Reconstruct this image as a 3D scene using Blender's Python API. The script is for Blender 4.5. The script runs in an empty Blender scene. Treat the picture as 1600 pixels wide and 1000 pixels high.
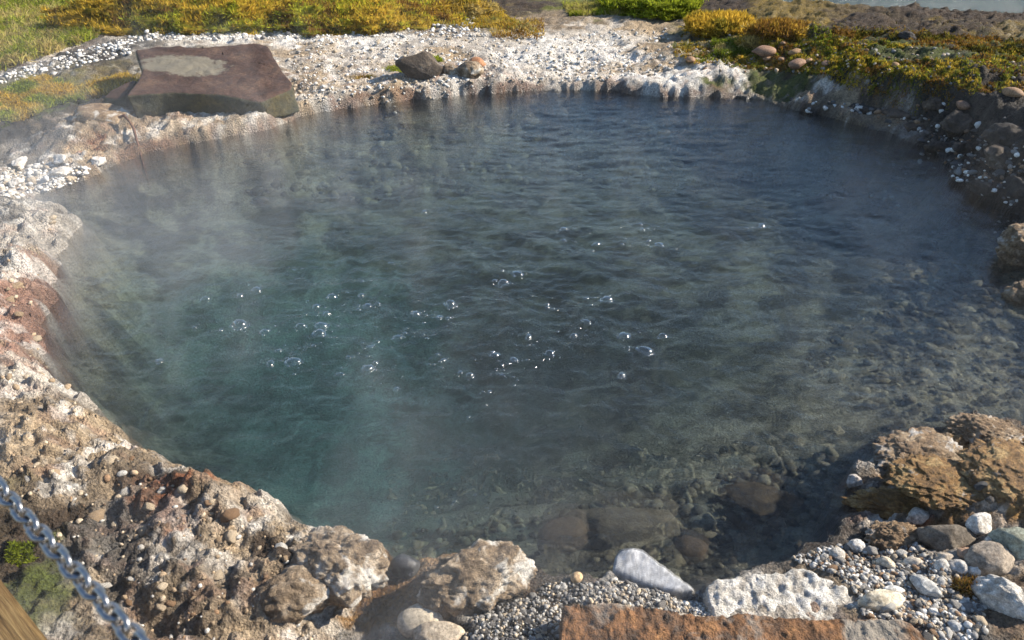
import bpy, bmesh, math, random
import numpy as np
from mathutils import Vector, Matrix

# ------------------------------------------------------------------ camera, sky, sun
S = bpy.context.scene
COL = S.collection
CAM_H, PITCH, FPX = 2.0, math.radians(32.0), 1232.0
cam_data = bpy.data.cameras.new('camera')
cam = bpy.data.objects.new('camera', cam_data)
COL.objects.link(cam)
cam.location = (0, 0, CAM_H)
cam.rotation_euler = (math.pi / 2 - PITCH, 0, 0)
cam_data.sensor_width = 36.0
cam_data.lens = 36.0 * FPX / 1600.0
cam_data.clip_start = 0.05
cam_data.clip_end = 2000
cam_data.dof.use_dof = True
cam_data.dof.focus_distance = 4.2
cam_data.dof.aperture_fstop = 8.0
S.camera = cam

SUN_AZ, SUN_EL = math.radians(78), math.radians(32)     # azimuth measured from +Y (view) towards +X
world = bpy.data.worlds.new('World')
S.world = world
world.use_nodes = True
wn = world.node_tree
bg = wn.nodes['Background']
sky = wn.nodes.new('ShaderNodeTexSky')
sky.sky_type = 'NISHITA'
sky.sun_disc = False
sky.sun_elevation = SUN_EL
sky.sun_rotation = SUN_AZ
sky.air_density = 1.0
sky.dust_density = 0.15
sky.ozone_density = 2.5
wn.links.new(sky.outputs[0], bg.inputs[0])
bg.inputs[1].default_value = 0.105
sd = bpy.data.lights.new('sun', 'SUN')
sd.energy = 5.0
sd.angle = math.radians(0.53)
sd.cycles.use_multiple_importance_sampling = False
sd.color = (1.0, 0.90, 0.76)
sun = bpy.data.objects.new('sun', sd)
COL.objects.link(sun)
sdir = Vector((math.sin(SUN_AZ) * math.cos(SUN_EL), math.cos(SUN_AZ) * math.cos(SUN_EL), math.sin(SUN_EL)))
sun.rotation_euler = (-sdir).to_track_quat('-Z', 'Y').to_euler()
sun.location = sdir * 30
S.view_settings.view_transform = 'Standard'
S.view_settings.look = 'None'
S.view_settings.gamma = 1.0
S.view_settings.exposure = 0.95
S.render.engine = 'CYCLES'
S.cycles.use_denoising = True
S.cycles.denoiser = 'OPENIMAGEDENOISE'
S.cycles.max_bounces = 10
S.cycles.transmission_bounces = 5
S.cycles.transparent_max_bounces = 12
S.cycles.glossy_bounces = 4
S.cycles.diffuse_bounces = 3
S.cycles.volume_bounces = 0
S.cycles.sample_clamp_indirect = 4.0
S.cycles.caustics_reflective = False
S.cycles.caustics_refractive = False
S.cycles.blur_glossy = 0.3
S.cycles.volume_step_rate = 2.0
S.cycles.volume_max_steps = 64

# ------------------------------------------------------------------ picture <-> place
CP, SP = math.cos(PITCH), math.sin(PITCH)

def ray(px, py):
    a = (px - 800.0) / FPX
    b = -(py - 500.0) / FPX
    return np.array([a, CP + b * SP, -SP + b * CP])

def P(px, py, z=0.0):
    d = ray(px, py)
    t = (z - CAM_H) / d[2]
    return np.array([d[0] * t, d[1] * t, z])

# ------------------------------------------------------------------ numpy noise
def _h(ix, iy, iz, s):
    with np.errstate(over='ignore'):
        n = (ix.astype(np.int64) * 374761393 + iy.astype(np.int64) * 668265263 + iz.astype(np.int64) * 2147483647 + s * 974634777) & 0xffffffff
        n = ((n ^ (n >> 13)) * 1274126177) & 0xffffffff
        n = ((n ^ (n >> 16)) * 2246822519) & 0xffffffff
        return ((n ^ (n >> 15)) & 0xffffff) / 16777215.0

def vn3(x, y, z, s=0):
    ix, iy, iz = np.floor(x), np.floor(y), np.floor(z)
    fx, fy, fz = x - ix, y - iy, z - iz
    u, v, w = (f * f * f * (f * (f * 6 - 15) + 10) for f in (fx, fy, fz))
    r = 0
    for dx in (0, 1):
        for dy in (0, 1):
            for dz in (0, 1):
                wt = (u if dx else 1 - u) * (v if dy else 1 - v) * (w if dz else 1 - w)
                r = r + wt * _h(ix + dx, iy + dy, iz + dz, s)
    return r * 2 - 1

def vn2(x, y, s=0):
    ix, iy = np.floor(x), np.floor(y)
    fx, fy = x - ix, y - iy
    u, v = (f * f * f * (f * (f * 6 - 15) + 10) for f in (fx, fy))
    z = np.zeros_like(ix)
    a, b = _h(ix, iy, z, s), _h(ix + 1, iy, z, s)
    c, d = _h(ix, iy + 1, z, s), _h(ix + 1, iy + 1, z, s)
    return ((a * (1 - u) + b * u) * (1 - v) + (c * (1 - u) + d * u) * v) * 2 - 1

def fbm2(x, y, o=4, s=0, g=0.5):
    r, a, t = 0, 1.0, 0
    for i in range(o):
        r = r + a * vn2(x + 17.3 * i, y - 9.1 * i, s + i)
        t += a
        a *= g
        ca, sa = math.cos(.6), math.sin(.6)
        x, y = (x * ca - y * sa) * 2.03, (x * sa + y * ca) * 2.03
    return r / t

def fbm3(x, y, z, o=4, s=0, g=0.5):
    r, a, t = 0, 1.0, 0
    for i in range(o):
        r = r + a * vn3(x + 11.7 * i, y - 5.3 * i, z + 3.1 * i, s + i)
        t += a
        a *= g
        x, y, z = (x * .8 - y * .6) * 2.03, (x * .6 + y * .8) * 2.03, z * 2.03
    return r / t

def cell2(x, y, s=0):
    """distance to the nearest feature point and a random value of its cell"""
    ix, iy = np.floor(x), np.floor(y)
    best = np.full(x.shape, 9.0)
    idv = np.zeros(x.shape)
    z = np.zeros_like(ix)
    for dx in (-1, 0, 1):
        for dy in (-1, 0, 1):
            cx, cy = ix + dx, iy + dy
            px = cx + _h(cx, cy, z, s)
            py = cy + _h(cx, cy, z, s + 5)
            d = (px - x) ** 2 + (py - y) ** 2
            m = d < best
            best = np.where(m, d, best)
            idv = np.where(m, _h(cx, cy, z, s + 9), idv)
    return np.sqrt(best), idv

def cell3(x, y, z, s=0):
    ix, iy, iz = np.floor(x), np.floor(y), np.floor(z)
    best = np.full(x.shape, 9.0)
    for dx in (-1, 0, 1):
        for dy in (-1, 0, 1):
            for dz in (-1, 0, 1):
                cx, cy, cz = ix + dx, iy + dy, iz + dz
                d = (cx + _h(cx, cy, cz, s) - x) ** 2 + (cy + _h(cx, cy, cz, s + 5) - y) ** 2 + (cz + _h(cx, cy, cz, s + 7) - z) ** 2
                best = np.minimum(best, d)
    return np.sqrt(best)

def sstep(a, b, x):
    t = np.clip((x - a) / (b - a), 0, 1)
    return t * t * (3 - 2 * t)

# ------------------------------------------------------------------ shore line and ground shape
SHORE_PX = [(45, 308), (110, 288), (170, 264), (215, 243), (300, 224), (370, 213), (420, 202), (480, 180), (540, 169), (600, 161),
            (680, 153), (750, 147), (830, 142), (900, 140), (960, 142), (1000, 150), (1080, 153), (1150, 152), (1200, 160),
            (1250, 174), (1300, 186), (1340, 196), (1380, 206), (1420, 222), (1465, 240), (1482, 262), (1478, 284), (1520, 305),
            (1570, 328), (1610, 350), (1670, 372), (1730, 420), (1780, 490), (1770, 570), (1710, 630), (1640, 662), (1600, 668),
            (1565, 655), (1530, 648), (1500, 662), (1440, 664), (1405, 668), (1375, 690), (1362, 720), (1335, 745), (1335, 780),
            (1310, 815), (1300, 846), (1240, 866), (1200, 880), (1150, 893), (1110, 912), (1085, 930), (1050, 924), (1000, 912),
            (960, 906), (900, 908), (850, 906), (825, 890), (800, 872), (770, 868), (700, 870), (650, 872), (610, 880), (590, 860),
            (540, 842), (490, 828), (430, 797), (380, 772), (340, 750), (290, 735), (220, 705), (180, 670), (150, 645), (120, 615),
            (80, 580), (65, 540), (60, 500), (80, 470), (75, 440), (95, 410), (105, 380), (120, 350), (105, 328), (45, 318)]
SHORE = np.array([P(*p)[:2] for p in SHORE_PX])

def shore_dist(x, y):
    """signed distance to the shore line, positive on land"""
    best = np.full(x.shape, 1e9)
    inside = np.zeros(x.shape, bool)
    n = len(SHORE)
    for i in range(n):
        ax, ay = SHORE[i]
        bx, by = SHORE[(i + 1) % n]
        ex, ey = bx - ax, by - ay
        t = np.clip(((x - ax) * ex + (y - ay) * ey) / (ex * ex + ey * ey), 0, 1)
        best = np.minimum(best, (x - ax - t * ex) ** 2 + (y - ay - t * ey) ** 2)
        c = ((ay > y) != (by > y)) & (x < (bx - ax) * (y - ay) / (by - ay + 1e-12) + ax)
        inside ^= c
    d = np.sqrt(best)
    return np.where(inside, -d, d)

# px, py, height of the bank there, width over which it rises, lumpiness, (colour weights come later)
LAND = [(0, 400, .20, .10, 1), (0, 550, .22, .10, 1), (60, 640, .18, .08, 1), (0, 700, .22, .12, 1), (150, 720, .17, .08, 1),
        (250, 800, .15, .08, 1), (100, 850, .17, .12, .9), (350, 850, .13, .08, 1), (250, 950, .11, .12, .9), (450, 850, .10, .06, 1),
        (450, 950, .06, .1, .9), (30, 360, .16, .12, 1), (540, 980, .02, .1, .6), (0, 950, .16, .1, .7),
        (740, 970, .05, .1, .5), (850, 960, .05, .15, .3), (960, 970, .06, .15, .3), (1000, 940, .03, .1, .3),
        (1200, 950, .07, .1, .3), (1350, 920, .05, .2, .3), (1450, 960, .07, .2, .3), (1560, 960, .09, .2, .5),
        (1420, 710, .06, .20, .8), (1450, 740, .07, .22, .8), (1550, 720, .10, .22, .9), (1600, 800, .10, .25, .7), (1450, 800, .06, .18, .8),
        (1700, 700, .15, .2, .9), (1800, 800, .16, .2, .8), (1540, 660, .05, .12, .9),
        (1600, 150, .42, .55, 1), (1500, 130, .40, .55, 1), (1400, 120, .36, .5, 1), (1300, 110, .28, .45, .9), (1200, 115, .16, .3, .9),
        (1600, 60, .44, .5, .8), (1400, 40, .42, .5, .8), (1250, 40, .30, .4, .8), (1750, 250, .48, .5, .9), (1900, 450, .42, .4, .9),
        (1000, 120, .07, .05,.6), (900, 110, .07, .05,.6), (800, 110, .09, .05,.6), (650, 120, .10, .05,.6), (500, 140, .11, .05,.6),
        (350, 190, .11, .06,.6), (1000, 60, .11, .1, .5), (800, 60, .12, .1, .4), (600, 70, .13, .1, .4), (500, 50, .15, .1, .4),
        (300, 45, .20, .1, .5), (200, 60, .21, .1, .5), (100, 90, .19, .1, .5), (150, 200, .15, .15, .8), (60, 200, .14, .2, .6),
        (30, 240, .07, .2, .5), (40, 280, .03, .2, .4), (150, 240, .06, .15, .8), (50, 30, .12, .2, .3), (150, 5, .08, .2, .3),
        (800, 10, .14, .2, .4), (1100, 20, .20, .2, .5), (-150, 300, .2, .2, .6), (-200, 600, .25, .2, .6)]
_lw = np.array([list(P(a, b, c)[:2]) for a, b, c, *_ in LAND])
_lv = np.array([[c, w, l] for _, _, c, w, l in LAND])
_lw = np.vstack([_lw, [[-9, 12], [0, 14], [6, 0], [-5, 0], [0, -3], [9, 8], [-12, 6]]])
_lv = np.vstack([_lv, [[-.2, .3, .3], [-.1, .3, .3], [.2, .3, .5], [.2, .3, .5], [.1, .3, .4], [.5, .5, .6], [.1, .3, .3]]])

def idw(x, y, pts, vals, p=3.0, eps=.02):
    num = np.zeros(x.shape + (vals.shape[1],))
    den = np.zeros(x.shape)
    for (cx, cy), v in zip(pts, vals):
        w = 1.0 / ((x - cx) ** 2 + (y - cy) ** 2 + eps) ** (p / 2)
        num += w[..., None] * v
        den += w
    return num / den[..., None]

# px, py, depth of the bed below the water
DEEP = [(600, 600, 1.5), (700, 450, 1.5), (450, 480, 1.3), (900, 430, 1.3), (300, 400, 1.1), (250, 550, 1.1), (500, 700, 1.1),
        (700, 720, .75), (850, 620, 1.1), (1000, 550, .9), (1100, 420, .9), (900, 250, .75), (700, 230, .75), (1100, 230, .75), (1300, 300, .6),
        (1300, 430, .55), (1200, 520, .5), (1450, 400, .36), (1550, 420, .25), (1450, 520, .22), (1550, 560, .16), (1350, 560, .30),
        (1250, 620, .34), (1150, 640, .45), (1000, 700, .5), (1350, 650, .2), (1150, 720, .32), (1250, 740, .26), (1050, 790, .26),
        (900, 780, .22), (750, 800, .22), (600, 790, .24), (1200, 820, .14), (950, 850, .13), (450, 290, .8), (400, 250, .4), (250, 300, .55), (150, 310, .15)]
_dw = np.array([list(P(a, b)[:2]) for a, b, c in DEEP])
_dv = np.array([[c] for a, b, c in DEEP])
RIV_A, RIV_B = P(1300, 4, .42), P(1640, 18, .44)

def ground_h(x, y, full=False):
    s = shore_dist(x, y)
    sw = s + fbm2(x * 7, y * 7, 3, 3) * .05 + fbm2(x * 22, y * 22, 2, 8) * .018
    b = idw(x, y, _lw, _lv, 3.0, .05)
    h, w, rough = b[..., 0], b[..., 1], b[..., 2]
    land = h * (1 - np.exp(-np.maximum(sw, 0) / w)) + .012 * sstep(0, .03, sw)
    br_ = sstep(2.8, 3.6, x + .25 * (y - 5)) * sstep(3.6, 4.4, y)
    land = land * (1 - .68 * br_) + br_ * .30 * sstep(.16, .40, sw + .06 * fbm2(x * 4, y * 4, 3, 15))
    d = idw(x, y, _dw, _dv, 3.0, .22)[..., 0]
    bed = -d * (1 - np.exp(-np.maximum(-sw, 0) / (.07 + .16 * np.minimum(d, 1.2)))) - .004
    z = np.where(sw > 0, land, bed)
    up = sstep(0, .06, sw)
    c1, i1 = cell2(x * 6 + fbm2(x * 5, y * 5, 2, 21) * .8, y * 6 + fbm2(x * 5 + 9, y * 5, 2, 22) * .8, 31)
    c2, i2 = cell2(x * 17 + fbm2(x * 12, y * 12, 2, 23) * .5, y * 17 + fbm2(x * 12, y * 12 + 5, 2, 24) * .5, 32)
    c3, i3 = cell2(x * 38, y * 38, 33)
    lump = (.55 - c1) * .058 * (.4 + i1) + (.5 - c2) * .046 * (.3 + i2) + (.5 - c3) * .016
    lump += (.45 - cell2(x * 70 + 3, y * 70, 34)[0]) * .007
    # layered ledges and cracks of the mineral crust
    tq = fbm2(x * 3.7 + 4, y * 3.7, 4, 45, .55) * 9
    tf = np.floor(tq)
    lump += (tf + sstep(.40, .60, tq - tf) - tq * .55) * .013
    lump -= .07 * np.maximum(.16 - np.abs(fbm2(x * 10, y * 10, 4, 44, .6)), 0)
    lump += fbm2(x * 3.1, y * 3.1, 4, 41) * .06 + fbm2(x * 30, y * 30, 3, 42) * .010
    z = z + lump * rough * (.25 + .75 * up) * np.where(sw > 0, 1, .55)
    # the dark bank below the moss on the far right steps down in ledges
    z = np.where(sw > .02, np.maximum(z, .006 + .01 * i2), z)
    z = np.where(sw < -.03, np.minimum(z, -.012), z)
    # shallow rill of brown water between the two encrusted rocks
    for (cx, cy, r) in RILL:
        k = np.exp(-((x - cx) ** 2 + (y - cy) ** 2) / (r * r))
        z = z * (1 - k) + (-.010 + .022 * fbm2(x * 14, y * 14, 3, 66)) * k
    # ground falls away to the river on the far right
    t = ((y - RIV_A[1]) - (x - RIV_A[0]) * (RIV_B[1] - RIV_A[1]) / (RIV_B[0] - RIV_A[0]))
    z = z - 1.3 * sstep(0.0, 1.0, t) * sstep(RIV_A[0] - .9, RIV_A[0] + .1, x - .12 * (y - 8))
    far = np.maximum(np.hypot(x, y) - 14, 0)
    z = z - .02 * np.minimum(far, 20)
    if full:
        return z, s, sw, rough, i1, i2, c2
    return z

RILL = [(*P(600, 925)[:2], .10), (*P(585, 965)[:2], .12), (*P(560, 1000)[:2], .14), (*P(630, 1010)[:2], .13), (*P(625, 885)[:2], .07)]

def gz(x, y):
    return float(ground_h(np.array([float(x)]), np.array([float(y)]))[0])

def on_ground(px, py, it=6):
    """the point of the ground seen at a pixel"""
    z = 0.1
    for _ in range(it):
        p = P(px, py, z)
        z = .5 * z + .5 * gz(p[0], p[1])
    p = P(px, py, z)
    return Vector((p[0], p[1], gz(p[0], p[1])))

# ------------------------------------------------------------------ materials
class N:
    def __init__(self, name):
        self.m = bpy.data.materials.new(name)
        self.m.use_nodes = True
        self.t = self.m.node_tree
        self.t.nodes.clear()
        self.out = self.add('OutputMaterial')
    def add(self, kind, **kw):
        n = self.t.nodes.new('ShaderNode' + kind)
        for k, v in kw.items():
            setattr(n, k, v)
        return n
    def link(self, a, b):
        self.t.links.new(a, b)
    def set(self, sock, v):
        if hasattr(v, 'links') or isinstance(v, bpy.types.NodeSocket):
            self.link(v, sock)
        else:
            sock.default_value = v
    def noise(self, scale, detail=4, rough=.55, vec=None, dist=0.0):
        n = self.add('TexNoise')
        n.inputs['Scale'].default_value = scale
        n.inputs['Detail'].default_value = detail
        n.inputs['Roughness'].default_value = rough
        n.inputs['Distortion'].default_value = dist
        if vec is not None:
            self.link(vec, n.inputs['Vector'])
        return n.outputs['Fac']
    def ramp(self, fac, *stops):
        r = self.add('ValToRGB')
        el = r.color_ramp.elements
        while len(el) < len(stops):
            el.new(.5)
        for e, (p, c) in zip(el, stops):
            e.position = p
            e.color = (c, c, c, 1) if not isinstance(c, tuple) else (*c, 1)
        self.link(fac, r.inputs[0])
        return r.outputs[0]
    def math(self, op, a, b=0.0, c=0.0, clamp=False):
        n = self.add('Math', operation=op, use_clamp=clamp)
        for i, v in enumerate((a, b, c)):
            self.set(n.inputs[i], v)
        return n.outputs[0]
    def mix(self, fac, a, b, mode='MIX'):
        n = self.add('Mix', data_type='RGBA', blend_type=mode)
        self.set(n.inputs[0], fac)
        self.set(n.inputs[6], a if not isinstance(a, tuple) else (*a, 1))
        self.set(n.inputs[7], b if not isinstance(b, tuple) else (*b, 1))
        return n.outputs[2]
    def bump(self, height, dist=.01, strength=1.0, normal=None):
        n = self.add('Bump')
        n.inputs['Distance'].default_value = dist
        n.inputs['Strength'].default_value = strength
        self.link(height, n.inputs['Height'])
        if normal is not None:
            self.link(normal, n.inputs['Normal'])
        return n.outputs[0]
    def principled(self, color, rough=.85, normal=None, spec=.35, metallic=0.0):
        b = self.add('BsdfPrincipled')
        self.set(b.inputs['Base Color'], color if not isinstance(color, tuple) else (*color, 1))
        self.set(b.inputs['Roughness'], rough)
        self.set(b.inputs['Specular IOR Level'], spec)
        self.set(b.inputs['Metallic'], metallic)
        if normal is not None:
            self.link(normal, b.inputs['Normal'])
        self.link(b.outputs[0], self.out.inputs[0])
        return b
    def pos(self):
        return self.add('NewGeometry').outputs['Position']
    def objc(self):
        return self.add('TexCoord').outputs['Object']
    def attr(self, name):
        a = self.add('Attribute')
        a.attribute_name = name
        return a

def ground_material():
    n = N('mineral_ground')
    a = n.attr('Col')
    w = n.attr('Wet').outputs['Fac']
    p = n.pos()
    f1 = n.noise(70, 5, .65, p)
    f2 = n.noise(260, 3, .6, p)
    v = n.add('TexVoronoi')
    v.inputs['Scale'].default_value = 95
    n.link(p, v.inputs['Vector'])
    k = n.ramp(f1, (.28, .34), (.5, .95), (.72, 1.6))
    c = n.mix(1.0, a.outputs['Color'], k, 'MULTIPLY')
    k2 = n.ramp(f2, (.3, .7), (.7, 1.25))
    c = n.mix(1.0, c, k2, 'MULTIPLY')
    hsum = n.math('ADD', n.math('MULTIPLY', f1, .9), n.math('MULTIPLY', f2, .35))
    hsum = n.math('ADD', hsum, n.math('MULTIPLY', v.outputs['Distance'], .5))
    nm = n.bump(hsum, .024, 1.0)
    r = n.math('SUBTRACT', .92, n.math('MULTIPLY', w, .62))
    n.principled(c, r, nm, .4)
    return n.m

def rock_material(name, cols, scale=8.0, rough=.9, bump=.01, bscale=60, spots=None, tint=False, vcol=False, patch=None):
    """cols: three colours mixed by noise over the stone"""
    n = N(name)
    p = n.pos() if vcol else n.objc()
    if vcol:
        base = n.attr('Col').outputs['Color']
    else:
        f = n.noise(scale, 5, .6, p, .3)
        base = n.ramp(f, (.32, cols[0]), (.5, cols[1]), (.68, cols[2]))
    if tint:
        oi = n.add('ObjectInfo')
        base = n.mix(1.0, base, oi.outputs['Color'], 'MULTIPLY')
    g = n.noise(bscale, 5, .65, p)
    g2 = n.noise(bscale * 4, 3, .6, p)
    base = n.mix(1.0, base, n.ramp(g, (.3, .5), (.7, 1.5)), 'MULTIPLY')
    base = n.mix(1.0, base, n.ramp(g2, (.3, .8), (.7, 1.2)), 'MULTIPLY')
    if spots:
        (sc, sscale, lo, hi) = spots
        m = n.noise(sscale, 4, .65, p, .5)
        base = n.mix(n.ramp(m, (lo, 0.0), (hi, 1.0)), base, sc)
    if patch:
        sub_ = n.add('VectorMath', operation='SUBTRACT')
        n.link(n.pos(), sub_.inputs[0])
        sub_.inputs[1].default_value = patch[0]
        sc_ = n.add('VectorMath', operation='DIVIDE')
        n.link(sub_.outputs[0], sc_.inputs[0])
        sc_.inputs[1].default_value = patch[1]
        ln = n.add('VectorMath', operation='LENGTH')
        n.link(sc_.outputs[0], ln.inputs[0])
        m = n.math('SUBTRACT', n.math('ADD', n.math('MULTIPLY', n.noise(12, 6, .75, p), 1.6), .20), ln.outputs['Value'])
        base = n.mix(n.ramp(m, (.10, 0.0), (.26, 1.0)), base, patch[2])
    hh = n.math('ADD', g, n.math('MULTIPLY', g2, .4))
    n.principled(base, rough, n.bump(hh, bump, .8), .35)
    return n.m

# ------------------------------------------------------------------ mesh and object helpers
def mesh_np(name, verts, faces, smooth=True):
    me = bpy.data.meshes.new(name)
    verts = np.asarray(verts, np.float32)
    faces = np.asarray(faces, np.int32)
    k = faces.shape[1]
    me.vertices.add(len(verts))
    me.vertices.foreach_set('co', verts.ravel())
    me.loops.add(faces.size)
    me.loops.foreach_set('vertex_index', faces.ravel())
    me.polygons.add(len(faces))
    me.polygons.foreach_set('loop_start', np.arange(0, faces.size, k, dtype=np.int32))
    me.polygons.foreach_set('use_smooth', np.full(len(faces), smooth))
    me.update(calc_edges=True)
    return me

def vattr(me, name, arr):
    arr = np.asarray(arr, np.float32)
    if arr.ndim == 2:
        a = me.attributes.new(name, 'FLOAT_COLOR', 'POINT')
        if arr.shape[1] == 3:
            arr = np.hstack([arr, np.ones((len(arr), 1), np.float32)])
        a.data.foreach_set('color', arr.ravel())
    else:
        a = me.attributes.new(name, 'FLOAT', 'POINT')
        a.data.foreach_set('value', arr)

def link(name, me, mat=None, parent=None, loc=None, rot=None):
    o = bpy.data.objects.new(name, me)
    COL.objects.link(o)
    if mat is not None and me is not None:
        me.materials.clear()
        me.materials.append(mat)
    if parent is not None:
        o.parent = parent
    if loc is not None:
        o.location = loc
    if rot is not None:
        o.rotation_euler = rot
    return o

def tag(o, label, cat, group=None, kind=None):
    o['label'] = label
    o['category'] = cat
    if group:
        o['group'] = group
    if kind:
        o['kind'] = kind
    return o

def struct(o):
    o['kind'] = 'structure'
    return o

def icosphere(sub):
    bm = bmesh.new()
    bmesh.ops.create_icosphere(bm, subdivisions=sub, radius=1.0)
    v = np.array([w.co[:] for w in bm.verts])
    f = np.array([[w.index for w in g.verts] for g in bm.faces])
    bm.free()
    return v, f
ICO = {k: icosphere(k) for k in (1, 2, 3, 4, 5, 6)}

# ------------------------------------------------------------------ the ground
def build_ground():
    ys = [-8, -5, -3, -1.5, -.5, .2, .6, .9]
    y = 1.0
    while y < 11.5:
        ys.append(y)
        y += .0075 + .0026 * (y - 1.0)
    while y < 900:
        ys.append(y)
        y += .05 * (y - 10.6) + .03
    ys = np.array(ys)
    u = np.linspace(-1, 1, 840)
    ext = 1 + np.cumsum(.02 * 1.35 ** np.arange(22))
    u = np.concatenate([-ext[::-1], u, ext])
    Y, U = np.meshgrid(ys, u, indexing='ij')
    X = U * (1.9 + .80 * np.clip(Y, 0, 1e9))
    x, y = X.ravel(), Y.ravel()
    z, s, sw, rough, i1, i2, c2 = ground_h(x, y, True)
    nr, nc = X.shape
    i = np.arange(nr * nc).reshape(nr, nc)
    f = np.stack([i[:-1, :-1], i[:-1, 1:], i[1:, 1:], i[1:, :-1]], -1).reshape(-1, 4)
    me = mesh_np('ground', np.stack([x, y, z], 1), f)
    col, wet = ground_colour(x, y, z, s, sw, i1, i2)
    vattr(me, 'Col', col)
    vattr(me, 'Wet', wet)
    struct(link('ground', me, ground_material()))

WHITE, BRIGHT, TAN, CRUST = (.56, .50, .42), (.77, .73, .66), (.40, .30, .19), (.25, .19, .125)
RUST, DARK, GOLD, DKBR = (.24, .085, .035), (.028, .024, .02), (.27, .15, .045), (.055, .036, .022)
MOSSG, MOSSY, GRASS, GREY, PINK = (.07, .085, .014), (.17, .115, .02), (.14, .14, .028), (.16, .145, .125), (.30, .17, .12)
RILLC = (.42, .22, .06)
GC = [(0, 340, GREY), (60, 360, WHITE), (20, 400, CRUST), (0, 440, WHITE), (70, 430, PINK), (40, 500, PINK), (0, 560, TAN), (60, 560, PINK), (90, 610, WHITE),
      (20, 640, WHITE), (130, 660, TAN), (0, 720, CRUST), (100, 720, TAN), (180, 700, TAN), (230, 740, CRUST), (280, 790, RUST), (250, 770, DKBR), (330, 760, TAN), (330, 840, CRUST),
      (150, 800, CRUST), (420, 810, WHITE), (380, 850, TAN), (440, 900, DKBR), (480, 840, TAN), (250, 880, GREY), (180, 850, GREY), (320, 900, WHITE), (350, 970, TAN), (470, 960, WHITE),
      (60, 880, DKBR), (60, 950, MOSSG), (250, 980, CRUST), (520, 990, RILLC), (560, 960, RILLC), (600, 930, RILLC), (620, 980, RILLC), (590, 1000, RILLC),
      (700, 960, GREY), (780, 960, DARK), (860, 940, DKBR), (950, 920, GREY), (1050, 940, GREY), (1150, 940, WHITE), (1250, 930, WHITE), (1300, 890, CRUST),
      (1380, 870, GREY), (1450, 900, GREY), (1400, 950, GREY), (1500, 960, GREY), (1560, 1000, GOLD), (1560, 880, CRUST),
      (1380, 690, CRUST), (1430, 690, DKBR), (1450, 740, GOLD), (1500, 700, CRUST), (1530, 660, DKBR), (1560, 720, GOLD), (1500, 790, GOLD), (1570, 810, GOLD), (1440, 790, WHITE),
      (1420, 830, DKBR), (1500, 840, RUST), (1550, 850, DKBR), (1350, 800, DKBR), (1400, 740, RUST),
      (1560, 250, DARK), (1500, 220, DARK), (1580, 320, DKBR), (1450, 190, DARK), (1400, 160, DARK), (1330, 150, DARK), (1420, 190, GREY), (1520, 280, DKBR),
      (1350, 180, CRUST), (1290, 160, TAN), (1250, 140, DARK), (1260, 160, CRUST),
      (1600, 140, DKBR), (1500, 110, MOSSG), (1400, 100, MOSSG), (1300, 95, MOSSG), (1200, 95, MOSSG), (1560, 110, MOSSG), (1430, 120, MOSSG), (1350, 60, DKBR),
      (1450, 40, DKBR), (1550, 40, DKBR), (1580, 70, MOSSY), (1450, 75, DKBR), (1250, 50, MOSSY), (1150, 60, MOSSY), (1100, 80, MOSSG), (1140, 40, DKBR), (1230, 70, DKBR), (1200, 25, MOSSY),
      (1050, 80, TAN), (1060, 125, BRIGHT), (1150, 130, BRIGHT), (1000, 125, BRIGHT), (1000, 105, TAN), (950, 85, BRIGHT), (900, 80, BRIGHT), (880, 110, WHITE), (850, 100, BRIGHT), (950, 130, WHITE), (800, 120, WHITE),
      (930, 50, WHITE), (850, 40, CRUST), (780, 40, MOSSY), (1000, 40, TAN), (820, 15, DKBR), (900, 15, GRASS), (1000, 10, GRASS), (750, 80, WHITE), (700, 95, TAN),
      (650, 80, WHITE), (600, 75, BRIGHT), (500, 65, BRIGHT), (550, 95, WHITE), (480, 90, TAN), (480, 120, TAN), (520, 150, WHITE), (600, 140, TAN), (580, 155, BRIGHT), (700, 140, WHITE), (750, 130, PINK), (450, 160, TAN), (430, 185, WHITE),
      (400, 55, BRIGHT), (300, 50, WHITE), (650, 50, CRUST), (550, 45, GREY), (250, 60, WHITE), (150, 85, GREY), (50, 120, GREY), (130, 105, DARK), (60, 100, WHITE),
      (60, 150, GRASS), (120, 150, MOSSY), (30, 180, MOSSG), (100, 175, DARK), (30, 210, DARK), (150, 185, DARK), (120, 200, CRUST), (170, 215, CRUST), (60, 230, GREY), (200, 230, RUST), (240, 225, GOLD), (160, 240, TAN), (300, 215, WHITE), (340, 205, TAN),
      (30, 270, WHITE), (100, 270, GREY), (20, 300, WHITE), (40, 30, GRASS), (150, 10, GRASS), (300, 10, MOSSY), (500, 15, MOSSY), (650, 15, MOSSY), (0, 70, GRASS),
      (1600, 10, DKBR), (1700, 200, DKBR), (1800, 400, DKBR), (1700, 720, GOLD), (-200, 300, GRASS), (-200, 700, GRASS), (-200, 900, GRASS)]
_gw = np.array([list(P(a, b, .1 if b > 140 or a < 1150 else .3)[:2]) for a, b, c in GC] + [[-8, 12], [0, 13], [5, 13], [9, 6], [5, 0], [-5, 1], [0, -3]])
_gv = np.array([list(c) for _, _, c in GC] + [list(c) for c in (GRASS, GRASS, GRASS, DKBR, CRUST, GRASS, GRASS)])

TEAL_GLOW = [(*P(560, 690, -.6)[:2], .6, .75), (*P(400, 560, -.9)[:2], .65, .5), (*P(560, 560, -1.0)[:2], .6, .5)]  # soft patches where the teal glow of the water is painted into the bed

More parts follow.
